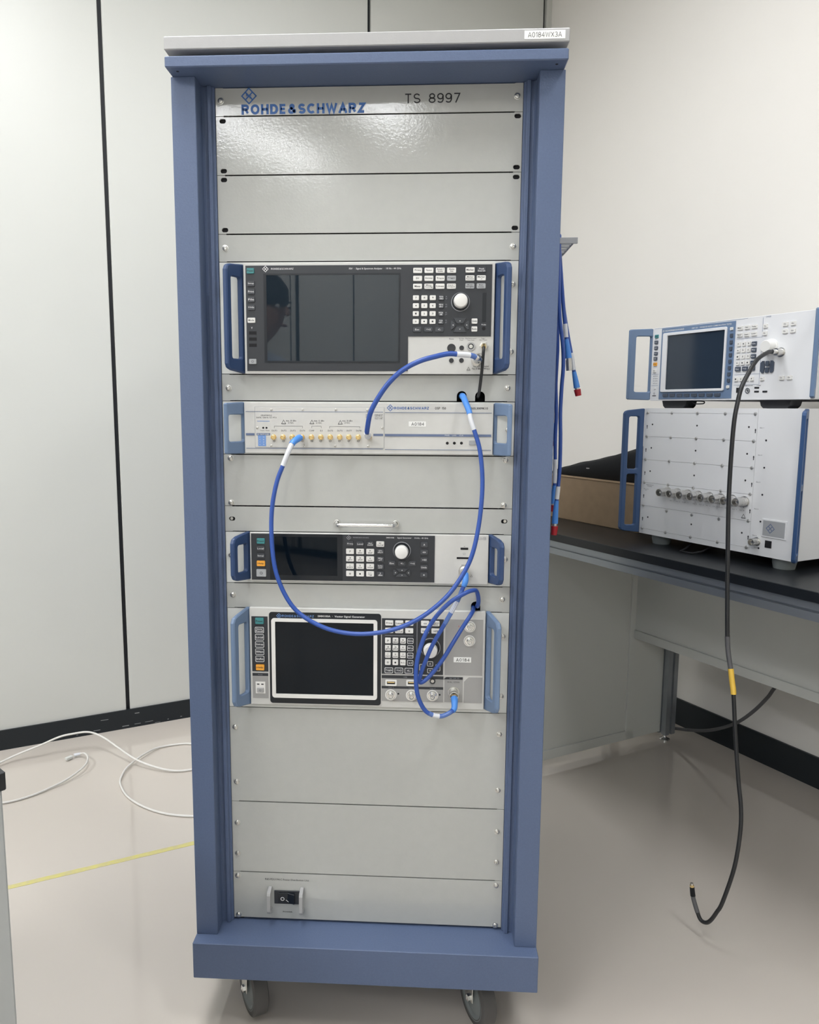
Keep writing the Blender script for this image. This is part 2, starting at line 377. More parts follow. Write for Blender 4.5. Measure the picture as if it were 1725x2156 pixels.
LAMPS = [(1.45, 2.1, 1.2, 0.33, 'long ceiling light panel over the floor left of the rack'), (0.85, 4.4, 1.2, 0.42, 'ceiling light panel beside the panelled wall'),
         (2.9, 1.2, 0.48, 0.3, 'short added fill panel, out of view, near the right wall'), (3.0, 3.9, 1.2, 0.35, 'widest ceiling light panel, in the middle of the room'), (1.2, 0.9, 0.30, 0.28, 'small square added fill light, out of view, above the back corner'),  # right-wall panel and corner light are unseen fills, added to brighten those walls
         (4.28, 4.25, 1.15, 0.24, 'long narrow ceiling light panel beside the far wall'), (4.28, 3.34, 0.6, 0.22, 'short narrow ceiling light panel beside the far wall')]
# measured layouts, millimetres on each front panel: centre x, centre z, width, height (, pitch x, pitch z, columns, rows) or centre x, centre z, radius
AN = dict(body=[[39.8,1331.8],[41.8,1156.0],[445.5,1331.4],[445.5,1156.1]], bez=[[44.3,1328.2],[45.7,1160.5],[441.1,1327.4],[440.5,1216.1],[308.1,1215.5],[307.9,1160.6]], scr=[184.4,1244.6,221.2,141.2], act=[185.3,1244.7,213.9,135.7], teal=[52.9,1319.5,12.7,9.2], lk=[53.7,1299.4,12.0,8.9,0.0,-12.47,1,4], mode=[53.2,1241.7,13.0,8.4], usb=[54.9,1221.6,12.4,5.2,0.1,-9.8,1,3], pow=[54.2,1175.8,12.7,8.6], usbi=[53.5,1229.4,3.0], logo=[77.3,1322.4,4.8], name=[104.7,1322.5,36.3,3.9], title=[254.4,1321.9,83.6,4.2], k43=[322.5,1318.8,14.6,8.4,17.97,-12.3,4,3], k23=[405.7,1319.2,14.5,8.4,17.9,-12.4,2,3], np=[320.2,1276.4,9.9,8.2,13.45,-12.37,3,4], un=[360.5,1276.4,8.8,8.4,-0.1,-12.37,1,4], bt=[322.6,1226.7,13.9,8.2,17.9,-0.1,3,1], knob=[391.4,1270.5,11.1], ring=[391.2,1269.8,14.9], up=[391.0,1240.4,20.8,9.0], dn=[390.9,1226.9,20.5,8.8], lf=[379.6,1233.6,6.0,14.0], rt=[402.4,1233.6,5.9,14.0], ud=[414.2,1239.8,9.6,8.3,-0.1,-12.3,1,2], slot=[429.3,1261.1,6.3,45.7], prt=[429.1,1234.4,7.1,2.3], prh=[429.3,1228.3,2.9], plug1=[378.0,1197.7,6.8], plugs=[[394.5,1197.9,3.8],[378.3,1177.9,3.8],[394.5,1178.1,3.8]], ring1=[409.3,1200.2,6.8], gold=[429.9,1200.8,7.1], ncon=[418.7,1177.9,7.1], tri=[406.1,1164.7,3.1], t1=[378.0,1212.1,7.4,2.1], t2=[394.0,1211.5,8.3,4.2], t3=[409.4,1211.5,18.4,4.7], t4=[428.9,1211.5,12.2,4.7], t5=[419.1,1188.6,14.3,2.1], t6=[426.1,1168.5,28.7,11.8])
OS = dict(body=[[37.3,1109.3],[36.4,1025.0],[448.1,1110.0],[448.3,1026.4]], mod=[162.2,1068.8,214.6,66.4], scr=[[82.7,1097.8,2.0],[135.2,1098.0,2.0],[189.9,1098.3,2.0],[242.1,1098.2,2.0],[58.7,1068.0,2.0],[266.5,1069.0,2.0],[81.8,1038.4,2.0],[136.9,1038.5,2.0],[188.8,1038.8,2.0],[243.5,1038.9,2.0]], thin=[[153.7,1094.6,228.2,1.0],[358.3,1094.0,174.4,0.9],[153.9,1034.0,228.3,1.0],[358.4,1033.4,174.0,0.9]], thick=[[46.5,1057.1,14.4,3.7],[260.0,1057.3,16.2,3.7],[358.2,1057.1,174.3,3.9]], bl=[[66.3,1046.5,13.2,17.8],[68.7,1057.3,22.8,3.7]], con=[[86.7,1053.3,4.8],[102.4,1053.4,4.8],[117.9,1053.5,4.8],[134.0,1053.6,4.7],[149.8,1053.7,4.7],[165.6,1053.8,4.7],[181.2,1053.9,4.7],[197.0,1054.0,4.7],[212.1,1054.1,4.7],[227.8,1054.2,4.7]], con11=[244.7,1051.8,5.0], lab=[[87.2,1063.3,8.9,3.0],[103.0,1063.4,8.9,3.0],[118.4,1063.4,8.9,3.0],[134.2,1063.5,8.8,3.0],[149.5,1063.6,8.8,3.0],[165.5,1063.7,8.8,3.0],[180.8,1063.8,8.8,3.0],[196.5,1063.9,8.8,3.0],[212.2,1064.0,8.8,3.0],[227.8,1064.1,8.8,3.0]], sym=[[86.6,1046.2,2.0],[102.3,1046.3,2.0],[117.9,1046.4,2.0],[133.9,1046.5,2.0],[149.7,1046.6,2.0],[164.5,1046.7,2.0],[180.3,1046.8,2.0],[195.6,1046.9,2.0],[211.2,1047.1,2.0],[226.9,1047.2,2.0]], tri=[[102.9,1077.5,4.1],[150.0,1077.7,4.0],[197.1,1077.3,4.0]], trt=[[114.3,1078.1,17.0,7.2],[161.0,1078.2,17.0,6.9],[208.0,1078.5,16.9,6.8]], br=[[110.8,1069.3,47.7,3.4],[157.6,1069.6,16.0,3.4],[204.5,1069.2,50.7,3.3]], led=[[68.6,1067.9,1.7],[74.1,1067.9,1.7]], ledt=[71.6,1063.3,15.1,2.0], ttl=[74.0,1086.7,31.6,7.0], url=[69.0,1078.8,20.8,1.3], sq=[242.7,1088.1,7.2,9.2], sqt=[260.6,1087.0,13.4,8.3], logo=[279.7,1101.6,4.8], name=[314.6,1101.3,57.0,4.4], model=[361.9,1101.3,17.8,4.0], pn=[424.6,1101.4,29.1,3.7], stick=[324.3,1075.5,28.3,8.3], leds=[[373.9,1044.5,2.0],[385.5,1044.6,2.0],[397.1,1044.7,2.0]], ledl=[[373.5,1057.2,7.7,2.1],[385.0,1057.3,6.4,2.1],[396.8,1057.3,6.7,2.1]], btn=[415.7,1045.6,12.3,7.4])
SB = dict(body=[[42.8,891.2],[42.9,807.7],[444.7,892.7],[445.8,808.5]], bez=[[45.2,889.6],[45.0,810.2],[355.7,890.9],[355.6,811.3]], scr=[138.6,850.9,123.6,79.1], act=[138.6,852.5,106.1,66.0], teal=[61.8,877.7,13.8,9.5], lk=[61.6,865.0,13.4,8.2,0.0,-12.7,1,2], hlp=[61.5,839.0,14.3,9.7], pow=[61.9,822.7,17.2,12.8], logo=[211.1,885.2,3.8], name=[231.7,885.6,26.5,2.4], title=[309.3,885.8,70.5,2.9], tk=[213.6,875.1,12.2,8.5,16.95,0.2,3,1], rf=[264.3,875.1,13.7,9.3], np=[213.3,862.1,13.5,9.6,17.05,-12.7,3,4], un=[264.6,862.6,12.6,9.1,-0.2,-12.93,1,4], knob=[300.3,863.4,11.1], ring=[300.6,864.6,15.0], ek=[284.0,843.0,12.4,8.6,17.2,0.3,3,1], ar=[[301.4,831.8,8.7,4.8],[301.5,822.6,8.7,5.6],[289.2,827.0,6.3,10.9],[313.1,827.3,6.8,10.9]], rc=[338.0,875.4,12.6,8.4,0.5,-12.9,1,5], smb=[434.0,886.6,14.0,5.2], usb=[405.0,868.4,12.8,5.1], sd=[405.0,860.1,2.5], card=[405.0,853.0,25.7,4.6], rfc=[405.5,829.5,9.2], tri=[417.4,822.9,2.2])
SM = dict(body=[[39.6,760.8],[39.1,587.3],[442.6,762.5],[443.5,589.4]], ls=[56.9,697.2,28.0,98.0], teal=[57.1,738.5,15.1,10.9], lk=[57.0,722.8,15.4,11.0,0.1,-12.82,1,5], hlp=[56.9,655.9,15.1,10.7], pst=[56.8,642.7,27.4,5.0], pgr=[56.8,620.2,27.3,40.0], pow=[56.8,619.4,16.9,21.0], bez=[169.7,673.1,191.8,161.1], wf=[168.8,673.4,182.2,141.3], scr=[168.9,674.0,169.3,128.6], logo=[90.9,748.3,4.3], name=[123.7,748.3,53.3,4.4], title=[198.2,748.5,81.0,5.2], kp=[319.4,698.1,106.2,97.8], div=[327.5,698.0,0.9,94.8], hln=[297.1,717.2,48.8,0.8], k3=[280.1,739.4,14.2,9.0,17.05,-13.1,3,2], np=[278.0,708.4,10.2,10.0,12.9,-12.7,3,4], un=[316.3,708.9,10.6,10.0,0.0,-12.87,1,4], bt=[279.9,656.3,14.4,10.0,17.1,0.4,3,1], k2=[341.0,739.7,13.8,8.8,17.7,-12.9,2,2], knob=[350.5,693.4,11.8], ring=[350.7,697.2,17.0], ar=[[350.3,669.3,10.2,9.1],[350.5,657.2,10.2,8.5],[336.4,662.6,8.5,18.2],[363.5,662.7,8.7,16.9]], us=[320.0,644.0,106.8,5.3], ug=[320.2,634.4,105.8,13.7], usb=[[283.7,633.5,19.8,10.7],[319.7,634.0,19.8,10.5]], rnd=[354.8,638.0,4.8], bs=[320.1,625.1,106.3,4.3], bg=[320.4,611.7,106.0,22.7], bnc=[[283.5,611.7,8.3],[319.2,611.9,8.2],[355.1,612.4,8.2],[416.6,735.2,8.0],[416.4,710.6,8.1]], led=[[296.4,614.0,1.5],[367.4,613.9,1.5]], gp=[407.3,698.4,63.9,97.9], stick=[405.1,676.9,29.7,9.0], rg=[391.0,623.6,31.3,44.9], rt=[392.0,643.9,28.7,4.2], eg=[424.2,623.2,31.3,45.6], rfc=[391.2,617.1,8.2], rtx=[390.5,637.1,21.1,2.7])
CW = dict(face=[[1205.5,1304.4],[1203.9,1123.7],[1527.9,1298.8],[1542.0,1121.4]], hand=[[1137.0,1310.5],[1136.0,1125.3],[1160.6,1286.6],[1158.9,1143.9]], bez=[[1233.5,1306.0],[1448.7,1298.1],[1448.3,1127.1],[1234.6,1125.7]], wf=[[1240.5,1289.2],[1428.8,1287.9],[1428.1,1143.9],[1241.6,1144.9]], scr=[[1255.5,1281.4],[1425.1,1282.6],[1425.3,1149.1],[1255.0,1150.3]], lk=[[1218.1,1283.2,13.5,11.3],[1217.6,1268.7,13.5,11.3],[1217.7,1254.5,13.5,11.3],[1218.0,1240.5,12.3,11.3],[1217.2,1227.8,13.2,10.6],[1217.5,1214.3,13.2,10.7],[1216.2,1197.7,12.7,10.5]], sr=[[1439.6,1282.9,9.7,10.9],[1440.2,1267.8,9.7,10.9],[1440.4,1253.0,9.7,11.0],[1440.5,1238.5,9.7,11.0],[1440.6,1224.3,9.7,11.0],[1440.3,1210.1,9.7,11.0],[1440.1,1195.8,9.7,11.0],[1439.8,1181.6,9.8,11.1],[1439.9,1167.3,9.8,11.1],[1439.0,1152.9,9.8,11.1]], sb=[[1256.8,1136.1,18.7,9.9],[1278.5,1136.1,18.3,9.8],[1301.1,1135.8,17.9,9.7],[1322.5,1135.7,17.6,9.6],[1345.0,1135.7,17.2,9.5],[1367.0,1135.6,16.8,9.4],[1389.7,1135.5,16.5,9.3],[1411.3,1135.4,16.1,9.2]], k3=[1461.0,1282.5,14.0,9.2,18.3,-15.6,3,2], np=[1460.2,1246.9,9.9,9.8,13.3,-13.93,3,4], un=[1500.1,1245.6,11.8,9.7,-0.1,-13.7,1,4], bt=[1462.1,1191.9,14.0,10.2,18.4,0.2,3,1], q4=[1459.0,1169.5,9.8,10.2,13.57,-0.6,4,1], rj=[1467.3,1145.2,11.9,12.2], rd=[1490.5,1143.4,6.0], us=[[1512.9,1149.3,11.4,4.8],[1513.0,1140.9,11.6,5.0],[1533.6,1140.6,11.6,4.9]], knob=[1540.6,1235.8,14.4], pad=[1532.9,1193.7,15.6], k2=[[1524.9,1281.2,11.1,9.7],[1524.5,1265.9,12.2,9.7],[1525.1,1168.7,13.0,9.8]], name=[1274.5,1295.1,59.6,6.6], title=[1372.9,1293.4,119.0,11.5], foot=[[1232.7,1122.4],[1314.3,1106.5],[1510.8,1118.6],[1544.3,1105.7]], wire=[[1316.1,1120.7],[1335.7,1114.1],[1370.5,1114.0],[1362.1,1120.0]])
# cable courses, metres
P_C1 = [(0.133,-0.02,1.0529),(0.1303,-0.032,1.051),(0.1234,-0.042,1.0445),(0.1177,-0.05,1.0303),(0.1109,-0.052,1.0128),(0.0995,-0.055,0.9823),(0.0917,-0.058,0.9401),(0.091,-0.062,0.8941),(0.0958,-0.066,0.8481),(0.1066,-0.068,0.8133),(0.1244,-0.07,0.7825),(0.1479,-0.072,0.7621),(0.1831,-0.075,0.7462),(0.222,-0.078,0.7399),(0.2606,-0.08,0.7421),(0.2988,-0.08,0.7516),(0.3366,-0.078,0.7706),(0.3704,-0.075,0.7985),(0.3929,-0.07,0.8264),(0.4114,-0.065,0.8605),(0.4215,-0.06,0.8983),(0.4277,-0.055,0.9436),(0.4294,-0.05,0.9888),(0.4249,-0.046,1.0339),(0.4163,-0.042,1.0638),(0.41,-0.04,1.0825),(0.407,-0.035,1.0967),(0.402,-0.024,1.1103),(0.3985,-0.008,1.12),(0.3968,0.013,1.1215)]
P_C2 = [(0.245,-0.022,1.0537),(0.2439,-0.038,1.0611),(0.2454,-0.048,1.0705),(0.2506,-0.058,1.0931),(0.2621,-0.062,1.1154),(0.2807,-0.066,1.141),(0.3028,-0.068,1.1606),(0.3284,-0.068,1.1737),(0.354,-0.065,1.1811),(0.3724,-0.06,1.1851),(0.3873,-0.056,1.1846),(0.406,-0.05,1.1836),(0.4165,-0.044,1.1803),(0.419,-0.0345,1.1785)]
P_C3 = [(0.4291,-0.022,1.2011),(0.4286,-0.03,1.196),(0.4279,-0.032,1.1892),(0.4272,-0.026,1.1689),(0.4255,-0.016,1.143),(0.4237,-0.006,1.1235),(0.4225,0.014,1.118)]
P_C4 = [(0.4055,-0.0293,0.8318),(0.4056,-0.038,0.83),(0.4055,-0.046,0.8212),(0.401,-0.048,0.8097),(0.3943,-0.05,0.7926),(0.383,-0.052,0.7707),(0.3679,-0.054,0.743),(0.3527,-0.056,0.7152),(0.3414,-0.058,0.6874),(0.3346,-0.058,0.667),(0.3331,-0.058,0.6539),(0.3402,-0.058,0.6557),(0.3533,-0.056,0.6683),(0.3725,-0.052,0.6942),(0.3878,-0.048,0.7199),(0.4033,-0.04,0.7437),(0.4171,-0.026,0.7611),(0.4222,-0.008,0.7655),(0.4214,0.013,0.765)]
P_C5 = [(0.429,0.013,0.7672),(0.429,-0.01,0.7715),(0.4292,-0.022,0.786),(0.4248,-0.034,0.803),(0.4157,-0.046,0.8066),(0.4023,-0.056,0.803),(0.3828,-0.061,0.7919),(0.3635,-0.063,0.773),(0.3484,-0.062,0.7505),(0.3371,-0.066,0.726),(0.3289,-0.07,0.6952),(0.327,-0.072,0.6637),(0.3304,-0.072,0.6356),(0.3407,-0.07,0.6123),(0.3525,-0.068,0.6028),(0.3682,-0.064,0.5983),(0.3816,-0.058,0.6012),(0.3904,-0.05,0.6055),(0.3915,-0.043,0.6148),(0.3912,-0.0302,0.6195)]
P_H1 = [(0.6009,0.334,1.4208),(0.6044,0.334,1.3874),(0.6086,0.334,1.3478),(0.612,0.334,1.316),(0.6147,0.334,1.292),(0.618,0.334,1.2679),(0.6207,0.334,1.2453),(0.6245,0.334,1.2227),(0.6277,0.334,1.1999),(0.6295,0.334,1.1787)]
P_H2 = [(0.6039,0.362,1.4247),(0.6101,0.362,1.367),(0.6179,0.362,1.3106),(0.6246,0.362,1.2732),(0.6314,0.362,1.2406),(0.6379,0.362,1.211),(0.6435,0.362,1.1814),(0.6475,0.362,1.1632),(0.6521,0.362,1.1416),(0.6551,0.362,1.1283)]
P_H3 = [(0.5976,0.317,1.4188),(0.5996,0.317,1.3463),(0.6038,0.317,1.2828),(0.6118,0.317,1.2267),(0.6142,0.317,1.1863),(0.6124,0.317,1.1456),(0.6115,0.317,1.0917),(0.6136,0.317,1.0413),(0.6141,0.317,0.9803),(0.6118,0.317,0.9372),(0.6103,0.317,0.9166),(0.6089,0.317,0.8959),(0.6077,0.317,0.8605),(0.6067,0.317,0.8417)]
P_H4 = [(0.6,0.345,1.4238),(0.6035,0.345,1.3341),(0.6039,0.345,1.2857),(0.6061,0.345,1.2205),(0.605,0.345,1.1546),(0.608,0.345,1.0915),(0.6077,0.345,1.0403),(0.6091,0.345,0.9888),(0.6093,0.345,0.9471),(0.608,0.345,0.922),(0.6063,0.345,0.901),(0.6046,0.345,0.8873)]
P_H5 = [(0.6024,0.365,1.4277),(0.6044,0.365,1.2715),(0.6064,0.365,1.1887),(0.6069,0.365,1.1216),(0.6046,0.365,1.0769),(0.606,0.365,1.0541),(0.6067,0.365,1.0333),(0.6066,0.365,1.0239)]
P_WA = [(-0.9833,0.8317,0.012),(-0.9598,0.8986,0.014),(-0.9196,0.9418,0.025),(-0.8669,0.9652,0.042),(-0.8149,0.9921,0.06),(-0.7738,1.0063,0.066),(-0.7413,1.0205,0.066),(-0.7127,1.0239,0.06),(-0.6721,1.0089,0.05),(-0.6142,0.971,0.038),(-0.5527,0.9309,0.026),(-0.4999,0.9104,0.016),(-0.441,0.8941,0.01),(-0.4017,0.8981,0.005),(-0.3629,0.9113,0.004),(-0.3261,0.9329,0.004),(-0.3273,0.9964,0.004),(-0.3629,1.0611,0.004),(-0.4195,1.0893,0.004),(-0.4621,1.0845,0.004),(-0.5168,1.0518,0.006),(-0.539,0.994,0.012),(-0.5534,0.9422,0.012),(-0.5632,0.8922,0.008),(-0.5553,0.8312,0.005),(-0.5333,0.7863,0.004),(-0.4937,0.735,0.004),(-0.434,0.6874,0.004),(-0.359,0.6534,0.004),(-0.2796,0.6446,0.004),(-0.1949,0.6533,0.004)]
P_WB = [(-0.772,0.9521,0.008),(-0.7608,0.9721,0.009),(-0.7454,0.9761,0.012),(-0.723,0.9651,0.02),(-0.6987,0.9346,0.022),(-0.6872,0.8946,0.02),(-0.6918,0.8591,0.016),(-0.7103,0.8115,0.01),(-0.7377,0.7696,0.006),(-0.7679,0.7291,0.004),(-0.8009,0.6971,0.004),(-0.8317,0.6805,0.004),(-0.8751,0.667,0.004)]
P_GRY = [(1.1848,1.2489,0.0345),(1.2163,1.1948,0.0521),(1.2534,1.1309,0.0793),(1.2882,1.0712,0.1187),(1.3126,1.0292,0.1572),(1.3356,0.9898,0.2073),(1.3551,0.9562,0.261),(1.3709,0.9291,0.3122)]
P_BLK = [(1.0629,0.4164,1.2228),(1.0518,0.4039,1.2204),(1.0207,0.3778,1.2041),(0.9973,0.3583,1.1761),(0.9806,0.3472,1.147),(0.9722,0.3419,1.1133),(0.9664,0.3378,1.0749),(0.9642,0.3357,1.0072),(0.9637,0.3325,0.9194),(0.9649,0.3245,0.8214),(0.9667,0.3155,0.7231),(0.9692,0.3073,0.6343),(0.9707,0.3007,0.6007),(0.9738,0.2913,0.5703),(0.9761,0.2854,0.5449),(0.9778,0.2784,0.52),(0.981,0.263,0.4365),(0.9849,0.2445,0.353),(0.9872,0.2285,0.2998),(0.9845,0.2173,0.2515),(0.9742,0.2092,0.1796),(0.9562,0.2103,0.1029),(0.9478,0.2156,0.0758),(0.94,0.2222,0.0535),(0.9335,0.2296,0.042),(0.9263,0.2398,0.0404),(0.9211,0.2467,0.0526),(0.9157,0.256,0.0731),(0.9142,0.2586,0.0816),(0.9127,0.2611,0.0955),(0.9116,0.263,0.1083)]
# ================================================================== the room
H = 2.8; AX = 4.9; BX = 5.6      # room: AX along the right wall, BX along the panelled wall
WF = WALL
struct('floor', box(-0.1, -BX-0.1, -0.05, AX+0.1, 0.1, 0), 'floor_vinyl', WF)
struct('ceiling', box(-0.1, -BX-0.1, H, AX+0.1, 0.1, H+0.05), 'ceiling_tile', WF)
struct('wall_right', box(-0.1, 0, 0, AX+0.1, 0.1, H), 'wall_paint', WF)
struct('wall_near', box(-0.1, -BX-0.1, 0, AX+0.1, -BX, H), 'wall_paint', WF)
def panel_wall(name, x0, x1, seams, face):
    w = struct(name, box(x0, -BX, 0, x1, 0, H), 'gap_black', WF)
    for a, b in zip(seams, seams[1:]):
        if b-a < 0.03: continue
        xa, xb = (x1, x1+0.012) if face > 0 else (x0-0.012, x0)
        part(w, 'wall_panel', box(xa, -b+0.0065, 0.06, xb, -a-0.0065, H-0.002, 0.0015), 'wall_panel_paint')
    return w
panel_wall('wall_left', -0.1, -0.012, [0.032, 0.8146, 1.7372, 2.660, 3.583, 4.506, 5.42, 5.6], 1)
panel_wall('wall_back', AX+0.012, AX+0.1, [0.0, 0.32, 1.24, 2.16, 3.08, 4.0, 4.49, 4.515, 4.565, 5.48, 5.6], -1)
tr = struct('trim_1', box(-0.012, -0.026, 0.07, 0.004, 0.0, H-0.001), 'wall_panel_paint', WF)
bl = struct('baseboard_left', box(-0.012, -BX, 0, 0.006, 0, 0.066), 'baseboard_black', WF)
br_ = struct('baseboard_right', box(0.0, -0.008, 0, AX, 0, 0.093), 'baseboard_black', WF)
for i in range(26):
    b = random.uniform(1.2, 2.3); z = random.uniform(0.001, 0.012) if random.random() < 0.7 else random.uniform(0.01, 0.05); L = random.uniform(0.004, 0.028)
    part(bl, 'scuff', box(0.0058, -b-L, z, 0.0064, -b, z+random.uniform(0.0012, 0.004)), 'scuff')
for (b, z, w, h) in ((0.0, 0, 0, 0),):
    pass
wr = bpy.data.objects['wall_right']
part(wr, 'scuff', box(1.035, -0.0006, 1.345, 1.043, 0.0, 1.353), 'scuff')
part(wr, 'scuff', box(1.075, -0.0004, 1.362, 1.10, 0.0, 1.364), 'scuff')
def ceiling_light(a, b, label, w=1.2, d=0.3):
    t = thing('ceiling_light', label, 'ceiling light', (a, -b, H-0.06), WF, 'ceiling lights')
    part(t, 'lamp_frame', boxes([(a-w/2-0.02, -b-d/2-0.02, H-0.05, a+w/2+0.02, -b-d/2, H), (a-w/2-0.02, -b+d/2, H-0.05, a+w/2+0.02, -b+d/2+0.02, H),
        (a-w/2-0.02, -b-d/2, H-0.05, a-w/2, -b+d/2, H), (a+w/2, -b-d/2, H-0.05, a+w/2+0.02, -b+d/2, H)]), 'cap_paint')
    part(t, 'lamp_diffuser', box(a-w/2, -b-d/2, H-0.035, a+w/2, -b+d/2, H-0.025), 'diffuser')
for a, b, w_, d_, wh in LAMPS: ceiling_light(a, b, wh, w_, d_)
tp = thing('floor_tape', 'narrow faded yellow tape line running across the floor at left', 'tape', (-0.43, 0.42, 0), RACK)
d = Vector((0.371, 0.2057, 0)).normalized(); n_ = Vector((-d.y, d.x, 0))*0.0085
a_, b_ = Vector((-0.6135, 0.3167, 0)), Vector((0.6, 0.99, 0))
def tape_mesh():
    bm = bmesh.new(); N = 60; top = []
    for i in range(N+1):
        p = a_.lerp(b_, i/N); k = random.uniform(0.9, 1.05); k2 = random.uniform(0.9, 1.05)
        top.append((bm.verts.new(p+n_*k+Vector((0, 0, 0.0005))), bm.verts.new(p-n_*k2+Vector((0, 0, 0.0005)))))
    for u, v in zip(top, top[1:]): bm.faces.new((u[0], v[0], v[1], u[1]))
    g = bmesh.ops.extrude_face_region(bm, geom=bm.faces[:])
    for v in g['geom']:
        if isinstance(v, bmesh.types.BMVert): v.co.z = 0.0
    return done(bm)
part(tp, 'tape_strip', tape_mesh(), 'tape_faded')
# ================================================================== the rack
rack = thing('instrument_rack', 'tall blue steel equipment rack on castors with light grey top', 'rack', (0.2413, 0.34, 0), RACK)
XC = 0.2413; BK = 0.72
def sx(s, v): return XC+s*v
part(rack, 'base', box(XC-0.2996, -0.0686, 0.1073, XC+0.2996, BK, 0.1742, 0.0012), 'blue_paint')
part(rack, 'header', box(XC-0.2974, -0.0767, 1.602, XC+0.2974, BK, 1.6178, 0.0015), 'blue_paint')
part(rack, 'cap_spacer', box(XC-0.270, -0.044, 1.6178, XC+0.270, BK-0.03, 1.6272), 'blue_paint')
part(rack, 'top_cap', box(XC-0.2984, -0.0751, 1.6272, XC+0.2984, BK, 1.6458, 0.0012), 'cap_paint')
for s in (-1, 1):
    pr = [(0.2991, -0.0439), (0.2613, -0.0439), (0.2613, -0.010), (0.2585, -0.006), (0.2530, -0.006), (0.2530, -0.011), (0.2470, -0.011), (0.2455, -0.004), (0.2425, -0.004), (0.2425, 0.03), (0.2991, 0.03)]
    part(rack, 'post', prism([(sx(s, u), v) for u, v in pr], [], 0.1742, 1.602, XY, 0.0009), 'blue_paint')
    part(rack, 'side_panel', box(min(sx(s, 0.2975), sx(s, 0.2955)), 0.03, 0.1742, max(sx(s, 0.2975), sx(s, 0.2955)), BK-0.002, 1.602), 'blue_paint')
    part(rack, 'mounting_rail', box(min(sx(s, 0.2425), sx(s, 0.225)), 0.004, 0.1742, max(sx(s, 0.2425), sx(s, 0.225)), 0.03, 1.602), 'hole_black')  # rail coloured black so the panel slots in front look deep
part(rack, 'back_panel', box(XC-0.2955, BK-0.002, 0.1742, XC+0.2955, BK, 1.602), 'blue_paint')
st = part(rack, 'asset_sticker', box(0.4742, -0.0756, 1.6310, 0.5328, -0.0751, 1.6425), 'sticker_white')
drawn(st, 'A0184WX3A', 0.5035, -0.0758, 1.6367, 0.0485, 0.0070, 'ink_black', 0.10, 0.16)
for x, q in ((-0.041, 0), (0.524, 1)):
    part(rack, 'hole', prism(circ(x, -0.062, 0.0022, 8), [], 1.6017, 1.6019, XY), 'hole_black')
def castor(x, y, ang):
    c = link(rack, 'castor', None or boxes([(-0.03, -0.03, 0.1003, 0.03, 0.03, 0.1073), (-0.0175, -0.012, 0.045, -0.0155, 0.016, 0.1003), (0.0155, -0.012, 0.045, 0.0175, 0.016, 0.1003), (-0.0175, -0.012, 0.094, 0.0175, 0.016, 0.1003)], 0.0008), 'steel', (x, y, 0))
    c.rotation_euler = (0, 0, ang)
    def sub(nm, me, m, p):
        o = bpy.data.objects.new(nm, me); me.materials.append(MT[m]); COL.objects.link(o); o.parent = c; o.location = p; ORG[o] = Vector(p)
    sub('wheel', lathe([(-0.0135, 0.036), (-0.0135, 0.046), (-0.0115, 0.0495), (0.0115, 0.0495), (0.0135, 0.046), (0.0135, 0.036)], 40, 'x'), 'wheel_tread', (0, 0, 0.0495))
    sub('wheel_core', lathe([(-0.0138, 0), (-0.0138, 0.008), (-0.012, 0.009), (-0.0105, 0.030), (-0.0132, 0.034), (-0.0136, 0.0392), (0.0136, 0.0392), (0.0132, 0.034), (0.0105, 0.030), (0.012, 0.009), (0.0138, 0.008), (0.0138, 0)], 40, 'x'), 'wheel_core', (0, 0, 0.0495))
    sub('axle_bolt', lathe([(-0.024, 0), (-0.024, 0.004), (-0.0215, 0.0065), (-0.0175, 0.007), (0.0175, 0.007), (0.0215, 0.0065), (0.024, 0)], 6, 'x', False), 'chrome', (0, 0, 0.0495))
castor(0.034, -0.008, math.radians(31)); castor(0.444, -0.008, math.radians(24)); castor(0.03, 0.60, 0.3); castor(0.452, 0.60, -0.2)
def arch(cx, z0, w, h, n=8):   # notch open downwards at z0
    r = w/2; return [(cx+r*math.cos(PI*i/n), z0+h-r+r*math.sin(PI*i/n)) for i in range(n+1)]
def blank(z0, z1, screws=(), slots=(), notches=(), name='blank_panel', par=None, d=0.003, label=None):
    """19 inch filler plate with ears; z0 < z1 (metres)"""
    g = 0.0004; x0, x1 = -0.0008, 0.4832; e = 0.0125
    out = [(x0, z0+g), (x0+e, z0+g), (x0+e, z0+g+0.0007)]
    for cx, w, h in sorted(notches):
        ar = arch(cx, z0, w, h); out += [(ar[-1][0], z0+g+0.0007)]+ar[::-1]+[(ar[0][0], z0+g+0.0007)]
    out += [(x1-e, z0+g+0.0007), (x1-e, z0+g), (x1, z0+g), (x1, z1-g), (x1-e, z1-g), (x1-e, z1-g-0.0007), (x0+e, z1-g-0.0007), (x0+e, z1-g), (x0, z1-g)]
    holes = [slotl(x, z, 0.0105, 0.0070) for x, z in slots]
    b = part(par or rack, name, prism(out, holes, 0, d), 'panel_paint', label)
    for x, z in screws: screw(b, x, z)
    return b
SL, SR = 0.0092, 0.4722
B1 = blank(1.559, 1.6018, [(0.0078, 1.582), (0.4742, 1.582)], name='title_panel', label='grey top panel printed with blue maker name')
logo(B1, 0.0531, -0.0004, 1.5889, 0.0128, 'ink_blue', letters=True)
drawn(B1, 'ROHDE&SCHWARZ', 0.1392, -0.0003, 1.5688, 0.197, 0.0152, 'ink_blue', 0.33, 0.13)
drawn(B1, 'TS 8997', 0.3425, -0.0003, 1.5812, 0.0869, 0.0144, 'ink_black', 0.15, 0.14)
SX0, SX1 = 0.0100, 0.4758
blank(1.4698, 1.559, slots=[(SX0, 1.552), (SX0, 1.4765), (SX1, 1.553), (SX1, 1.4772)])
blank(1.379, 1.4698, slots=[(SX0, 1.463), (SX0, 1.3856), (SX1, 1.4625), (SX1, 1.3855)])
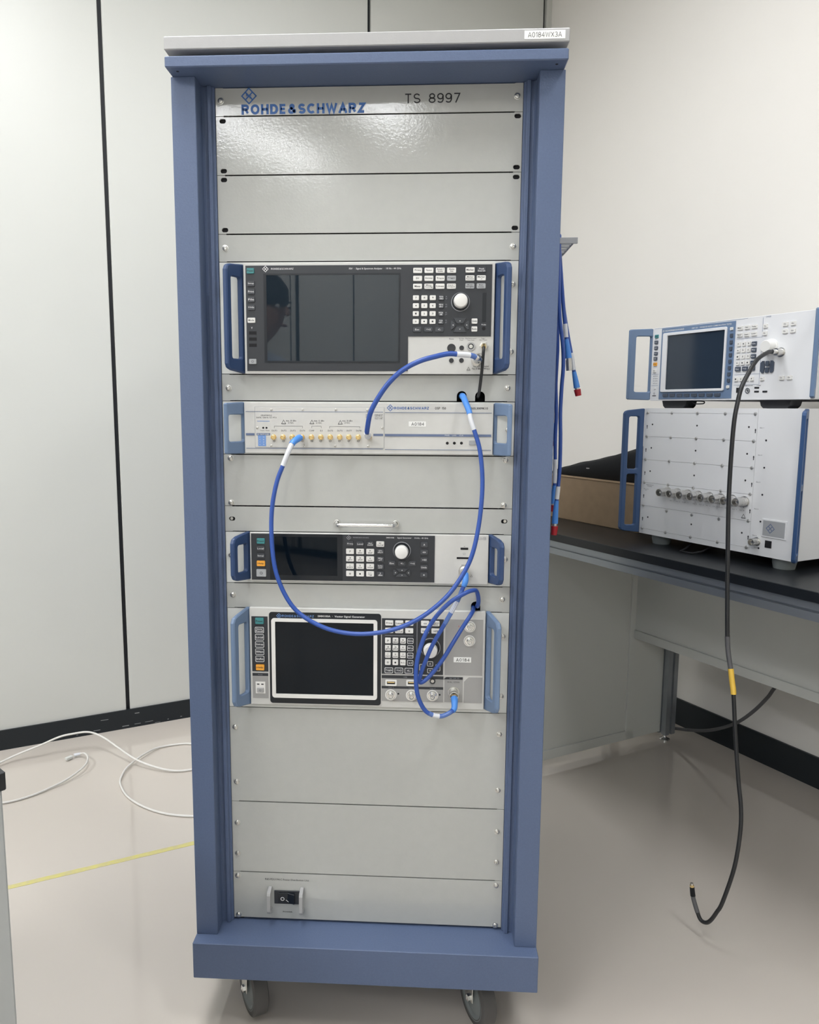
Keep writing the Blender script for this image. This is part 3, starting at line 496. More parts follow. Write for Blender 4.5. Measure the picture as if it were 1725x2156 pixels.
blank(1.3355, 1.379, [(0.0098, 1.357), (0.4738, 1.357)])
blank(1.1120, 1.156, [(0.0098, 1.133), (0.4708, 1.1342)], notches=[(0.3965, 0.0162, 0.0175), (0.4263, 0.0160, 0.0170)])
blank(0.936, 1.0235, [(0.0108, 1.0168), (0.0102, 0.9417), (0.4705, 1.0172), (0.4695, 0.942)])
blank(0.7585, 0.803, [(0.0098, 0.7815), (0.471, 0.7815)], notches=[(0.4262, 0.0158, 0.0185)])
blank(0.4035, 0.580, [(0.0085, 0.5425), (0.009, 0.4405), (0.472, 0.5420), (0.472, 0.439)])
blank(0.268, 0.4035, [(0.0085, 0.3628), (0.0081, 0.3036), (0.4722, 0.3615), (0.4726, 0.3038)])
part(rack, 'added_shade_sheet', box(0.0, 0.034, 0.178, 0.4826, 0.036, 1.60), 'hole_black')  # black sheet added to stand in for the shade inside the rack
# drawer
dr = thing('rack_drawer', 'slim grey rack drawer with a chrome bar handle', 'drawer', (XC, 0, 0.892), RACK)
pl = blank(0.892, 0.936, slots=[(0.0112, 0.9138), (0.4708, 0.9146)], name='drawer_front', par=dr)
for x, z in ((0.0098, 0.9138), (0.4722, 0.9146)): part(dr, 'lock_pin', lathe([(0.0, 0.0026), (-0.0, 0.0)], 10), 'steel').location += Vector((x, 0.0025, z))-Vector((0, 0, 0))
hp = [(0.1908, -0.001, 0.9088), (0.1908, -0.010, 0.9088), (0.1912, -0.016, 0.9088), (0.1945, -0.0225, 0.9088), (0.2010, -0.0245, 0.9088), (0.24, -0.0245, 0.9088), (0.279, -0.0245, 0.9088), (0.2855, -0.0225, 0.9088), (0.2888, -0.016, 0.9088), (0.2892, -0.010, 0.9088), (0.2892, -0.001, 0.9088)]
hd = part(dr, 'drawer_handle', tube(catmull(hp, 5), 0.0034, 12), 'chrome')
for x in (0.1908, 0.2892): link(hd, 'handle_foot', cached('hf', lambda: lathe([(0, 0.0062), (-0.0022, 0.0058), (-0.0026, 0.004)], 16), 'steel'), None, (x, 0, 0.9088))
part(dr, 'drawer_box', box(0.02, 0.004, 0.895, 0.4626, 0.033, 0.933), 'ear_metal')
# power distribution unit
pu = thing('power_distribution_unit', 'grey power distribution panel with a guarded black rocker switch', 'power unit', (XC, 0, 0.178), RACK)
pp = blank(0.1778, 0.268, [(0.0072, 0.260), (0.0073, 0.1833), (0.473, 0.2593), (0.4731, 0.182)], name='front_panel', par=pu)
text(pp, 'R&S-PDU194-C Power Distribution Unit', 0.0972, -0.0003, 0.2551, 0.080, 0.0036)
text(pp, 'POWER', 0.0975, -0.0003, 0.1923, 0.0172, 0.0028)
sw = part(pu, 'switch', box(0.0736, -0.002, 0.2085, 0.1203, 0, 0.2345, 0.0006), 'bezel_black')
rk = part(sw, 'rocker', prism([(0.0818, -0.002), (0.0818, -0.0045), (0.098, -0.0035), (0.1112, -0.0085), (0.1112, -0.002)], [], 0.2120, 0.2310, lambda u, v, w: (u, v, w), 0.0004), 'bezel_dark')
for v in (ringmesh(0.0036, 0.0024, 0.0002, 18),): v.transform(Matrix.Translation((0.0892, -0.0047, 0.2203))); part(sw, 'off_mark', v, 'ink_white')
ln = box(-0.0004, -0.0002, -0.0030, 0.0004, 0, 0.0030); ln.transform(Matrix.Translation((0.0977, -0.0044, 0.2165)) @ Matrix.Rotation(math.radians(-50), 4, 'Y')); part(sw, 'on_mark', ln, 'ink_white')
for x in (0.0665, 0.1246):
    gp = [(0, 0.1965), (-0.014, 0.1965), (-0.017, 0.1985), (-0.0185, 0.203), (-0.0185, 0.2335), (-0.016, 0.2385), (-0.003, 0.2415), (0, 0.2415), (0, 0.2375), (-0.004, 0.2370), (-0.0135, 0.2345), (-0.0145, 0.232), (-0.0145, 0.204), (-0.0125, 0.2005), (0, 0.2005)]
    part(pu, 'switch_guard', prism(gp, [], x-0.0032, x+0.0032, lambda u, v, w: (w, u, v), 0.0004), 'cap_paint')
# ================================================================== instruments in the rack
def unit(name, label, cat, z0, z1, body, y, earm='ear_metal'):
    """ear plate across the full width, body standing y in front of it"""
    t = thing(name, label, cat, (XC, 0, z0), RACK)
    part(t, 'ear_plate', box(-0.0006, 0, z0+0.0006, 0.4830, 0.003, z1-0.0006), earm)
    xs = [c[0]/1000 for c in body]; x0, x1 = (xs[0]+xs[1])/2, (xs[2]+xs[3])/2
    bz0, bz1 = (body[1][1]+body[3][1])/2000, (body[0][1]+body[2][1])/2000
    part(t, 'body', box(x0, y, bz0, x1, 0.0, bz1, 0.0008), 'face_paint')
    part(t, 'chassis', box(x0+0.003, 0.003, z0+0.002, x1-0.003, 0.033, z1-0.002), 'hole_black')
    return t, x0, x1, bz0, bz1
# ---- spectrum analyser
A = AN; y = -0.010
an, x0, x1, z0, z1 = unit('spectrum_analyzer', 'black-faced signal analyser with navy handles, large glossy screen and white dial', 'signal analyzer', 1.156, 1.3355, A['body'], y)
bz = [(0.0447, 1.1608), (0.0447, 1.3278), (0.4408, 1.3278), (0.4408, 1.2160), (0.3080, 1.2160), (0.3080, 1.1608)]
bez = part(an, 'bezel', prism(bz, [], y-0.0012, y), 'bezel_black'); yb = y-0.0012
s = A['scr']; X0, X1, Z0, Z1 = (s[0]-s[2]/2)/1000, (s[0]+s[2]/2)/1000, (s[1]-s[3]/2)/1000, (s[1]+s[3]/2)/1000
s = A['act']; a0, a1, c0, c1_ = (s[0]-s[2]/2)/1000, (s[0]+s[2]/2)/1000, (s[1]-s[3]/2)/1000, (s[1]+s[3]/2)/1000
part(an, 'screen_frame', prism([(X0, Z0), (X1, Z0), (X1, Z1), (X0, Z1)], [[(a0, c0), (a1, c0), (a1, c1_), (a0, c1_)]], yb-0.0006, yb), 'bezel_dark')
part(an, 'screen', box(a0, yb-0.0003, c0, a1, yb, c1_), 'screen_grey')
t = A['teal']; key(an, *t, yb, 'key_teal', 'Preset', 'ink_black')
grid(an, A['lk'], yb, 'key_dark', ['Setup', 'Print', 'File', 'Help'], 'ink_white')
key(an, *A['mode'], yb, 'key_white', 'Mode')
for i in range(3):
    u = A['usb']; flat(an, [u[0], u[1]+u[5]*i, u[2], u[3]], yb, 'hole_black', 'usb_port', 0.0003)
k = key(an, *A['pow'], yb, 'key_grey'); T(k, '⏻' if False else 'O', [A['pow'][0], A['pow'][1], 4, 4], yb-0.0024, 'ink_black', name='legend')
T(an, 'Ψ' if False else 'Y', [53.5, 1229.6, 3, 3], yb-0.0002, 'ink_white')
logo(an, 0.0773, yb-0.0002, 1.3224, 0.0052, 'ink_white')
drawn(an, 'ROHDE&SCHWARZ', 0.1047, yb-0.0002, 1.3225, 0.0363, 0.0028, 'ink_white', 0.2, 0.2)
T(an, 'FSV  ·  Signal & Spectrum Analyzer  ·  10 Hz - 44 GHz', [254.4, 1321.9, 83.6, 3.4], yb-0.0002, 'ink_white', 0.01)
grid(an, A['k43'], yb, 'key_white', ['Freq', 'Span', 'Ampt /\nScale', 'Auto\nSet', 'BW', 'Sweep', 'Trace', 'Trigger', 'Meas', 'Meas\nConfig', 'Lines', 'Input /\nOutput'], over={7: ('key_grey', 'ink_black')})
grid(an, A['k23'], yb, 'key_white', ['Marker', 'Peak\nSearch', 'Marker\nFunction', 'Marker\n->', 'Run\nSingle', 'Run\nCont'], over={1: ('key_dark', 'ink_white'), 4: ('key_grey', 'ink_black'), 5: ('key_grey', 'ink_black')})
grid(an, A['np'], yb, 'key_white', ['7', '8', '9', '4', '5', '6', '1', '2', '3', '0', '.', '-'])
grid(an, A['un'], yb, 'key_dark', ['GHz\n-dBm', 'MHz\ndBm', 'kHz\ndB', 'Hz\ndB..'], 'ink_white')
u = A['un']
for i, s_ in enumerate(('s\nV', 'ms\nmV', 'µs\nµV', 'ns\nnV')): T(an, s_, [u[0]+8.2, u[1]+u[5]*i, 3, 5.4], yb-0.0002, 'ink_grey')
grid(an, A['bt'], yb, 'key_dark', ['Esc', '<x]', '<-'], 'ink_white')
dial(an, A['knob'], A['ring'], yb)
def arrow_pad(par, cx, cz, w, h, yb, m='key_dark', lm='ink_white'):
    w /= 2000; h /= 2000; cx /= 1000; cz /= 1000; q = 0.0012
    sh = {'up': [(-w*0.72, h), (w*0.72, h), (w*0.36, h*0.22), (-w*0.36, h*0.22)], 'down': [(-w*0.72, -h), (-w*0.36, -h*0.22), (w*0.36, -h*0.22), (w*0.72, -h)],
          'left': [(-w, -h*0.62), (-w, h*0.62), (-w*0.82, h*0.62), (-w*0.50, 0.15*h), (-w*0.50, -0.15*h), (-w*0.82, -h*0.62)], 'right': [(w, -h*0.62), (w*0.82, -h*0.62), (w*0.50, -0.15*h), (w*0.50, 0.15*h), (w*0.82, h*0.62), (w, h*0.62)]}
    for nme, L in sh.items():
        kk = part(par, 'arrow_key', prism([(cx+u, cz+v) for u, v in L], [], yb-0.002, yb, XZ, 0.0003), m)
        g_ = {'up': (0, .58, 0), 'down': (0, -.58, PI), 'left': (-.76, 0, -PI/2), 'right': (.76, 0, PI/2)}[nme]
        a = 0.0011; me = prism([(-a, -a*0.6), (a, -a*0.6), (0, a)], [], 0, 0)
        o = link(kk, 'arrow_mark', me, lm, (cx+g_[0]*w, yb-0.0022, cz+g_[1]*h)); o.rotation_euler = (0, g_[2], 0)
arrow_pad(an, 391.0, 1233.6, 29, 22.5, yb)
grid(an, A['ud'], yb, 'key_white', ['Undo', 'Redo'])
flat(an, A['slot'], yb, 'bezel_dark', 'card_slot', 0.0003)
T(an, 'Probe', A['prt'], yb-0.0002, 'ink_white'); part(an, 'probe_socket', prism(circ(0.4293, 1.2283, 0.003), [], yb-0.0004, yb), 'hole_black')
for x, z, r in [A['plug1']]+A['plugs']:
    r /= 1000; link(an, 'plug_cover', lathe([(0, r), (-0.0008, r), (-0.0014, r*0.93), (-0.0014, r*0.55), (-0.0010, 0)], 24), 'rubber_black', (x/1000, y, z/1000))
rg = link(an, 'round_socket', ringmesh(0.0068, 0.0046, 0.0016), 'cap_paint', (0.4093, y, 1.2002))
part(rg, 'socket_ring', prism(circ(0.4093, 1.2002, 0.0046), [circ(0.4093, 1.2002, 0.0030)], y-0.001, y-0.0002), 'bezel_black'); part(rg, 'socket_core', prism(circ(0.4093, 1.2002, 0.0030), [], y-0.0012, y-0.0002), 'steel')
c = conn(an, 'sma', 429.9, 1200.8, y, 'gold', 1.0); link(an, 'connector_flange', lathe([(0, 0.0072), (-0.0012, 0.007), (-0.0014, 0.0055), (-0.0014, 0)], 6, 'y', False), 'steel', (0.4299, y, 1.2008))
c = conn(an, 'n', 418.7, 1177.9, y, 'steel', 0.95)
for k_, s_ in (('t1', 'Phones'), ('t2', 'TD Wire\nPower'), ('t3', 'Noise Source Control /\nPower Sensor'), ('t4', 'Trigger /\nInput / Output'), ('t5', 'RF Input 50 Ω'), ('t6', '0 V DC\nMax. 50 V AC coupled\nMax. 30 dBm = 1 W Input')):
    T(an, s_, A[k_], y-0.0002, 'ink_black')
tri_mark(an, 406.1, 1164.7, 3.1, y)
handle(an, -1, 0.0405, (1.1565, 1.3315), (1.1610, 1.3280), 0.041, 0.0075, 0.46, [(0.008, 1.1800, 0.031, 1.3090)], 'handle_navy')
handle(an, 1, 0.4450, (1.1565, 1.3315), (1.1610, 1.3280), 0.041, 0.0080, 0.40, [(0.008, 1.1800, 0.031, 1.3090)], 'handle_navy')
for z in (1.2985, 1.1925): screw(an, 0.4745, z)
# ---- switch unit
A = OS; y = -0.006
os_, x0, x1, z0, z1 = unit('switch_unit', 'slim light grey switching unit with a row of gold sockets', 'switch unit', 1.0235, 1.112, A['body'], y)
x, z, w, h = [v/1000 for v in A['mod'][:4]]
md = part(os_, 'switch_module', box(x-w/2, y-0.0006, z-h/2, x+w/2, y, z+h/2, 0.0002), 'face_paint')
part(os_, 'module_seam', prism([(x-w/2-0.0005, z-h/2-0.0005), (x+w/2+0.0005, z-h/2-0.0005), (x+w/2+0.0005, z+h/2+0.0005), (x-w/2-0.0005, z+h/2+0.0005)], [[(x-w/2, z-h/2), (x+w/2, z-h/2), (x+w/2, z+h/2), (x-w/2, z+h/2)]], y-0.0002, y), 'ink_grey')
for q in A['scr']: screw(md, q[0]/1000, q[1]/1000, y-0.0006, 'steel', 0.42)
ym = y-0.0008
for i, q in enumerate(A['thin']): flat(os_, q[:3]+[0.8], y-0.0006 if i != 9 else y, 'ink_slate', 'stripe', 0.00025)
for q in A['thick']: flat(os_, q, y-0.0006, 'ink_slate', 'stripe', 0.0003)
for q in A['bl'][:1]: flat(md, q, y-0.0006, 'ink_sky', 'label_plate', 0.0003)
flat(md, A['bl'][1], y-0.0006, 'ink_slate', 'label_plate', 0.0003); T(md, 'RF SWITCHES', [68.7, 1057.3, 20, 2.2], y-0.0011, 'ink_white')
for i in range(4): T(md, '1  2', [66.3, 1052.5-4*i, 8, 1.6], y-0.0011, 'ink_white')
for q, s_ in zip(A['lab'], ('DUT1', 'DUT2', 'DUT3', 'DUT4', 'COMP', 'S1', 'DUT5', 'DUT6', 'DUT7', 'DUT8')): T(md, s_, [q[0], q[1], 8.6 if len(s_) > 2 else 4, 2.6], ym, 'ink_black')
for q in A['con']: conn(os_, 'sma', q[0]-0.8, q[1]-0.6, y-0.0006, 'gold')
conn(os_, 'sma', 244.7, 1053.6, y-0.0006, 'gold')
for q in A['sym']: part(md, 'port_mark', prism(circ(q[0]/1000, q[1]/1000, 0.0018, 12), [circ(q[0]/1000, q[1]/1000, 0.0013, 12)], ym, ym), 'ink_black'); 
for q, r, s_ in zip(A['tri'], A['trt'], ('max. 30 dBm\n0 VDC', 'max. 15 dBm\n0 VDC', 'max. 30 dBm\n0 VDC')):
    tri_mark(md, *q[:3], ym); T(md, s_, [r[0]+1, r[1], r[2], 6.2], ym, 'ink_black')
for q in A['br']:
    x0_, x1_, zt, zb = (q[0]-q[2]/2)/1000, (q[0]+q[2]/2)/1000, (q[1]+q[3]/2)/1000, (q[1]-q[3]/2)/1000; l = 0.0004
    part(md, 'bracket_mark', prism([(x0_, zb), (x0_+l, zb), (x0_+l, zt-l), (x1_-l, zt-l), (x1_-l, zb), (x1_, zb), (x1_, zt), (x0_, zt)], [], ym, ym), 'ink_black')
for q in A['led']: part(md, 'indicator_hole', prism(circ(q[0]/1000, q[1]/1000, 0.0017, 12), [], ym, ym), 'hole_black')
T(md, 'Power  Ready', A['ledt'], ym, 'ink_black'); T(md, 'OSP-B157W8 PLUS\nSerial No.   Order No. 1527.1147.16', [A['ttl'][0], A['ttl'][1], 34, 6], ym, 'ink_black'); flat(md, [69, 1078.8, 20.8, 0.9], ym, 'ink_sky', 'stripe', 0.0001)
flat(md, [242.7, 1088.3, 6.6, 6.6], ym, 'key_grey', 'mark_plate', 0.0001); T(md, 'OSP-B157\n1527.1147', A['sqt'], ym, 'ink_black')
logo(os_, 0.2797, y-0.0003, 1.1016, 0.0058, 'ink_blue'); drawn(os_, 'ROHDE&SCHWARZ', 0.3146, y-0.0003, 1.1013, 0.057, 0.0042, 'ink_blue', 0.26, 0.2)
drawn(os_, 'OSP 150', 0.3619, y-0.0003, 1.1013, 0.0178, 0.0038, 'ink_black', 0.17, 0.18); T(os_, '1505.3009K10', A['pn'], y-0.0003, 'ink_black', 0.015)
q = A['stick']; st = flat(os_, q, y, 'sticker_white', 'asset_sticker', 0.0004); drawn(st, 'A0184', q[0]/1000+0.0008, y-0.0006, q[1]/1000, 21/1000, 5.2/1000, 'ink_black', 0.15, 0.2)
for q, s_, r in zip(A['leds'], ('PWR', 'LAN', 'CLK'), A['ledl']): part(os_, 'indicator_hole', prism(circ(q[0]/1000, q[1]/1000, 0.0024, 14), [], y-0.0003, y), 'hole_black'); T(os_, s_, r, y-0.0010, 'ink_white')
key(os_, *A['btn'], y, 'key_grey', d=0.0015)
for s_, xi in ((-1, 0.0372), (1, 0.4482)):
    handle(os_, s_, xi, (1.0245, 1.1105), (1.0255, 1.1085), 0.036, 0.0060, 0.62, [(0.002, 1.0455, 0.031, 1.0895)], 'handle_steel_blue', c=0.002)
screw(os_, 0.4735, 1.067)
# ---- signal generator
A = SB; y = -0.008
sg, x0, x1, z0, z1 = unit('signal_generator', 'slim signal generator with navy handles, wide dark screen and plain grey right half', 'signal generator', 0.803, 0.892, A['body'], y)
part(sg, 'bezel', box(0.0451, y-0.001, 0.8106, 0.3556, y, 0.8902), 'bezel_black'); yb = y-0.001
flat(sg, A['scr'], yb, 'bezel_dark', 'screen_frame', 0.0004); flat(sg, A['act'], yb-0.0004, 'screen_dark', 'screen', 0.0002)
key(sg, *A['teal'], yb, 'key_teal', 'Preset'); grid(sg, A['lk'], yb, 'key_dark', ['Local', 'Setup'], 'ink_white'); key(sg, *A['hlp'], yb, 'key_orange', 'Help')
k = key(sg, *A['pow'], yb, 'key_grey'); T(k, 'O', [A['pow'][0], A['pow'][1], 5, 5], yb-0.0024, 'ink_black', name='legend')
logo(sg, 0.2111, yb-0.0002, 0.8852, 0.0042, 'ink_grey'); drawn(sg, 'ROHDE&SCHWARZ', 0.2317, yb-0.0002, 0.8856, 0.0265, 0.0020, 'ink_grey', 0.2, 0.2)
T(sg, 'SMB100B  ·  Signal Generator  ·  8 kHz - 40 GHz', A['title'], yb-0.0002, 'ink_white', 0.01)
grid(sg, A['tk'], yb, 'key_dark', ['Freq', 'Level', 'Mod\nOn/Off'], 'ink_white'); key(sg, *A['rf'], yb, 'key_white', 'RF\nOn/Off')
grid(sg, A['np'], yb, 'key_white', ['7', '8\nabc', '9\ndef', '4\nghi', '5\njkl', '6\nmno', '1\npqrs', '2\ntuv', '3\nwxyz', '0', '.', '+/-\n*#'])
grid(sg, A['un'], yb, 'key_dark', ['G/n\ndBµV', 'M/µ\nµV', 'k/m\nmV', 'x\ndBm'], 'ink_white')
dial(sg, A['knob'], A['ring'], yb)
grid(sg, A['ek'], yb, 'key_dark', ['Esc', '<-', '<x]'], 'ink_white')
arrow_pad(sg, 301.2, 827.0, 29, 14.5, yb)
grid(sg, A['rc'], yb, 'key_dark', ['^', '<=', 'x[]', 'Undo', '*'], 'ink_white')
drawn(sg, 'SMB', 0.4340, y-0.0002, 0.8866, 0.0140, 0.0050, 'ink_grey', 0.15, 0.2)
u = A['usb']; flat(sg, [u[0], u[1]+0.6, u[2], 3.6], y, 'hole_black', 'usb_port', 0.0003)
T(sg, 'Y', [405, 872.6, 3, 1.6], y-0.0002); T(sg, 'SD', [405, 860.1, 4.6, 3.6], y-0.0002, 'ink_grey')
flat(sg, [405.4, 853.0, 25.7, 3.2], y, 'hole_black', 'card_slot', 0.0003); T(sg, 'RF 50 Ω', [408, 841, 14, 2], y-0.0002)
conn(sg, 'n', 405.5, 831.5, y, 'steel', 1.0); tri_mark(sg, 417.4, 822.9, 2.3, y)
handle(sg, -1, 0.0425, (0.8095, 0.8930), (0.8125, 0.8885), 0.041, 0.0075, 0.46, [(0.009, 0.8260, 0.031, 0.8730)], 'handle_navy', c=0.011)
handle(sg, 1, 0.4445, (0.8095, 0.8930), (0.8125, 0.8885), 0.041, 0.0080, 0.40, [(0.009, 0.8260, 0.031, 0.8730)], 'handle_navy', c=0.011)
screw(sg, 0.0085, 0.851); screw(sg, 0.4738, 0.8505)
# ---- vector signal generator
A = SM; y = -0.008
vg, x0, x1, z0, z1 = unit('vector_signal_generator', 'vector signal generator with pale blue handles and dark screen in a white frame', 'signal generator', 0.580, 0.7585, A['body'], y)
flat(vg, A['ls'], y, 'bezel_black', 'key_strip'); yb = y-0.0006
key(vg, *A['teal'], yb, 'key_teal', 'Preset')
def okey(par, x, z, w, h, yb, leg):
    kk = key(par, x, z, w, h, yb, 'key_dark', leg, 'ink_white')
    w = round(w*2)/2000; h = round(h*2)/2000
    link(kk, 'key_outline', cached(('ol', w, h), lambda: prism(rr(-w/2, -h/2, w/2, h/2, 0.0018, 3), [rr(-w/2+0.0008, -h/2+0.0008, w/2-0.0008, h/2-0.0008, 0.0013, 3)], -0.0002, 0), 'ink_white'), None, (x/1000, yb-0.0022, z/1000))
g_ = A['lk']
for i, s_ in enumerate(('Save/\nRecall', 'Local', 'Setup', 'MMem', 'Info')): okey(vg, g_[0]+g_[4]*0, g_[1]+g_[5]*i, g_[2], g_[3], yb, s_)
key(vg, *A['hlp'], yb, 'key_orange', 'Help')
flat(vg, A['pst'], y, 'bezel_black', 'title_strip'); T(vg, 'Power', [57, 642.7, 8, 2.4], y-0.0008, 'ink_grey'); flat(vg, A['pgr'], y, 'module_grey', 'power_plate')
pw = A['pow']; kk = flat(vg, pw, yb, 'key_white', 'power_frame', 0.001); k = key(kk, 56.8, 615.3, 12, 8.5, yb-0.001, 'cap_paint', name='power_key')
T(kk, 'O', [56.8, 615.3, 3.6, 3.6], yb-0.0035, 'ink_black'); flat(kk, [53, 625.6, 4.2, 1.8], yb-0.001, 'ink_black', 'indicator', 0.0002); flat(kk, [60.4, 625.6, 4.2, 1.8], yb-0.001, 'ink_black', 'indicator', 0.0002)
def rrbox(r, rad, y0, y1, hole=None, hr=0.004):
    x, z, w, h = [v/1000 for v in r[:4]]; hs = []
    if hole: X, Z, W_, H_ = [v/1000 for v in hole[:4]]; hs = [rr(X-W_/2, Z-H_/2, X+W_/2, Z+H_/2, hr, 4)]
    return prism(rr(x-w/2, z-h/2, x+w/2, z+h/2, rad, 5), hs, y0, y1)
bzr = [A['bez'][0]+0.3, 673.6, 192.6, 162.4]
part(vg, 'bezel', rrbox(bzr, 0.005, y-0.0016, y), 'bezel_dark'); part(vg, 'bezel_rim', rrbox([bzr[0], bzr[1], bzr[2]+2.4, bzr[3]+2.4], 0.006, y-0.0012, y, bzr, 0.005), 'face_paint')
yb = y-0.0016
fr = part(vg, 'screen_frame', rrbox(A['wf'], 0.005, yb-0.002, yb, A['scr'], 0.0008), 'key_white')
flat(vg, A['scr'], yb, 'screen_dark', 'screen', 0.0004)
logo(vg, 0.0909, yb-0.0003, 0.7483, 0.0046, 'ink_sky'); drawn(vg, 'ROHDE&SCHWARZ', 0.1237, yb-0.0003, 0.7483, 0.055, 0.0038, 'ink_sky', 0.2, 0.2); T(vg, 'SMM100A  ·  Vector Signal Generator', [198.2, 748.5, 81, 4.2], yb-0.0003, 'ink_white', 0.02)
flat(vg, A['kp'], y, 'bezel_black', 'key_plate'); yb = y-0.0006
flat(vg, A['div'], yb, 'ink_grey', 'stripe', 0.0002); flat(vg, A['hln'], yb, 'ink_grey', 'stripe', 0.0002)
grid(vg, A['k3'], yb, 'key_white', ['Freq', 'Level', 'Marker', 'Mod\nOn/Off', 'RF\nOn/Off', '*'])
grid(vg, A['np'], yb, 'key_white', ['7', '8\nabc', '9\ndef', '4\nghi', '5\njkl', '6\nmno', '1\npqrs', '2\ntuv', '3\nwxyz', '0', '.', '+/-'])
g_ = A['un']
for i, s_ in enumerate(('G/n', 'M/µ', 'k/m', 'x1')): okey(vg, g_[0], g_[1]+g_[5]*i, g_[2], g_[3], yb, s_)
g_ = A['bt']
for i, s_ in enumerate(('Toggle', '<x]', '<-')): okey(vg, g_[0]+g_[4]*i, g_[1], g_[2], g_[3], yb, s_)
grid(vg, A['k2'], yb, 'key_white', ['<=', 'Diagram\nBlock', 'Undo', 'x[]'])
dial(vg, [350.5, 694.5, 11.8], A['ring'], yb)
for i, q in enumerate(A['ar']): okey(vg, q[0], q[1], q[2], min(q[3], 12), yb, ('^', 'v', '<', '>')[i])
flat(vg, A['us'], y, 'bezel_black', 'title_strip'); T(vg, 'USB', [308, 644, 6, 2.2], y-0.0008, 'ink_grey'); flat(vg, A['ug'], y, 'module_grey', 'socket_plate')
for q in A['usb']:
    p_ = part(vg, 'usb_port', rrbox(q, 0.002, y-0.0020, y-0.0006, [q[0], q[1], 14, 5.2], 0.0004), 'key_white'); flat(p_, [q[0], q[1], 14, 5.2], y-0.0006, 'hole_black', 'usb_opening', 0.0002); flat(p_, [q[0], q[1]+0.8, 12, 1.6], y-0.0008, 'gold', 'usb_tongue', 0.0006)
rg = link(vg, 'round_socket', ringmesh(0.0048, 0.0030, 0.0022), 'bezel_black', (0.3548, y, 0.638)); part(rg, 'socket_core', prism(circ(0.3548, 0.638, 0.0028), [], y-0.0016, y-0.0004), 'steel')
flat(vg, A['bs'], y, 'bezel_black', 'title_strip'); flat(vg, A['bg'], y, 'module_grey', 'socket_plate')
for q, s_ in zip(A['bnc'][:3], ('User 1', 'User 2', 'User 3')): T(vg, s_, [q[0], 625.1, 9, 2.2], y-0.0008, 'ink_grey')
for q in A['led']: part(vg, 'indicator_hole', prism(circ(q[0]/1000, q[1]/1000, 0.0016, 12), [], y-0.0008, y-0.0006), 'hole_black'); T(vg, 'On', [q[0], q[1]+4, 4, 2], y-0.0008, 'ink_grey')
flat(vg, A['gp'], y, 'module_grey', 'module_plate'); T(vg, 'I', [398, 735.5, 0.8, 2.6], y-0.0008, 'ink_red'); T(vg, 'Q', [398, 710.5, 2.6, 2.6], y-0.0008, 'ink_grey')
for q in A['bnc']: part(vg, 'connector_ring', prism(circ(q[0]/1000, q[1]/1000, 0.0098, 24), [circ(q[0]/1000, q[1]/1000, 0.0082, 24)], y-0.0016, y-0.0006), 'key_white'); conn(vg, 'bnc', q[0], q[1], y-0.0006, 'chrome', 0.95)
q = A['stick']; st = flat(vg, q, y-0.0006, 'sticker_white', 'asset_sticker', 0.0004); drawn(st, 'A0184', q[0]/1000+0.0008, y-0.0012, q[1]/1000, 23/1000, 5.6/1000, 'ink_black', 0.15, 0.2)
x, z, w, h = [v/1000 for v in A['rg']]; part(vg, 'module_plate', box(x-w/2, y-0.0006, z-h/2, x+w/2, y, z+h/2), 'module_grey')
x, z, w, h = [v/1000 for v in A['eg']]; part(vg, 'module_plate', prism([(x-w/2, z-h/2), (x+w/2, z-h/2), (x+w/2, z+h/2), (x-w/2+0.008, z+h/2), (x-w/2, z+h/2-0.008)], [], y-0.0006, y), 'module_grey')
q = A['rt']; x0_, x1_, za, zb = (q[0]-q[2]/2)/1000, (q[0]+q[2]/2)/1000, (q[1]-q[3]/2)/1000, (q[1]+q[3]/2)/1000
part(vg, 'title_strip', prism([(x0_-0.004, za), (x1_, za), (x1_, zb), (x0_+0.001, zb)], [], y-0.0010, y-0.0006), 'bezel_black'); T(vg, 'RF 50 Ω', [392, 643.9, 16, 2.4], y-0.0012, 'ink_grey'); T(vg, '100 kHz ... 12.75 GHz', A['rtx'], y-0.0008, 'ink_black')
conn(vg, 'n', 391.2, 619.5, y-0.0006, 'steel', 1.0)
handle(vg, -1, 0.0400, (0.5865, 0.7615), (0.5915, 0.7535), 0.041, 0.0075, 0.46, [(0.008, 0.6110, 0.030, 0.7360)], 'handle_steel_blue', c=0.012)
handle(vg, 1, 0.4430, (0.5865, 0.7615), (0.5915, 0.7535), 0.041, 0.0080, 0.40, [(0.008, 0.6110, 0.030, 0.7360)], 'handle_steel_blue', c=0.012)
screw(vg, 0.4735, 0.7170); screw(vg, 0.4730, 0.6110)
# ================================================================== cables
def cable(name, label, pts, segs, group=None, frame=RACK, n=6, seg=10):
    """segs: part name, first and last control point (may be fractions), material, radius or (r0, r1)"""
    Q = catmull(pts, n); t = thing(name, label, 'cable', pts[len(pts)//2], RACK, group)
    for nm, i0, i1, m, r in segs:
        a, b = int(round(i0*n)), int(round(i1*n)); P = Q[a:b+1]
        if hasattr(r, '__len__'): R = [r[0]+(r[1]-r[0])*k/(len(P)-1) for k in range(len(P))]
        else: R = r
        part(t, nm, tube(P, R, seg), m)
    return t
RB = 0.0036
cable('patch_cable', 'long blue cable in a big drooping loop from gold sockets to a panel notch', P_C1,
      [('jacket', 3, 25, 'cable_blue', RB), ('plug', 0, 0.6, 'steel', 0.004), ('boot', 0.4, 2.2, 'boot_blue', (0.0058, 0.0052)), ('label_sleeve', 2, 4.2, 'sleeve_white', 0.0042),
       ('label_sleeve', 24.2, 26, 'sleeve_white', 0.0040), ('boot', 25.6, 29, 'boot_blue', (0.0046, 0.0055))])
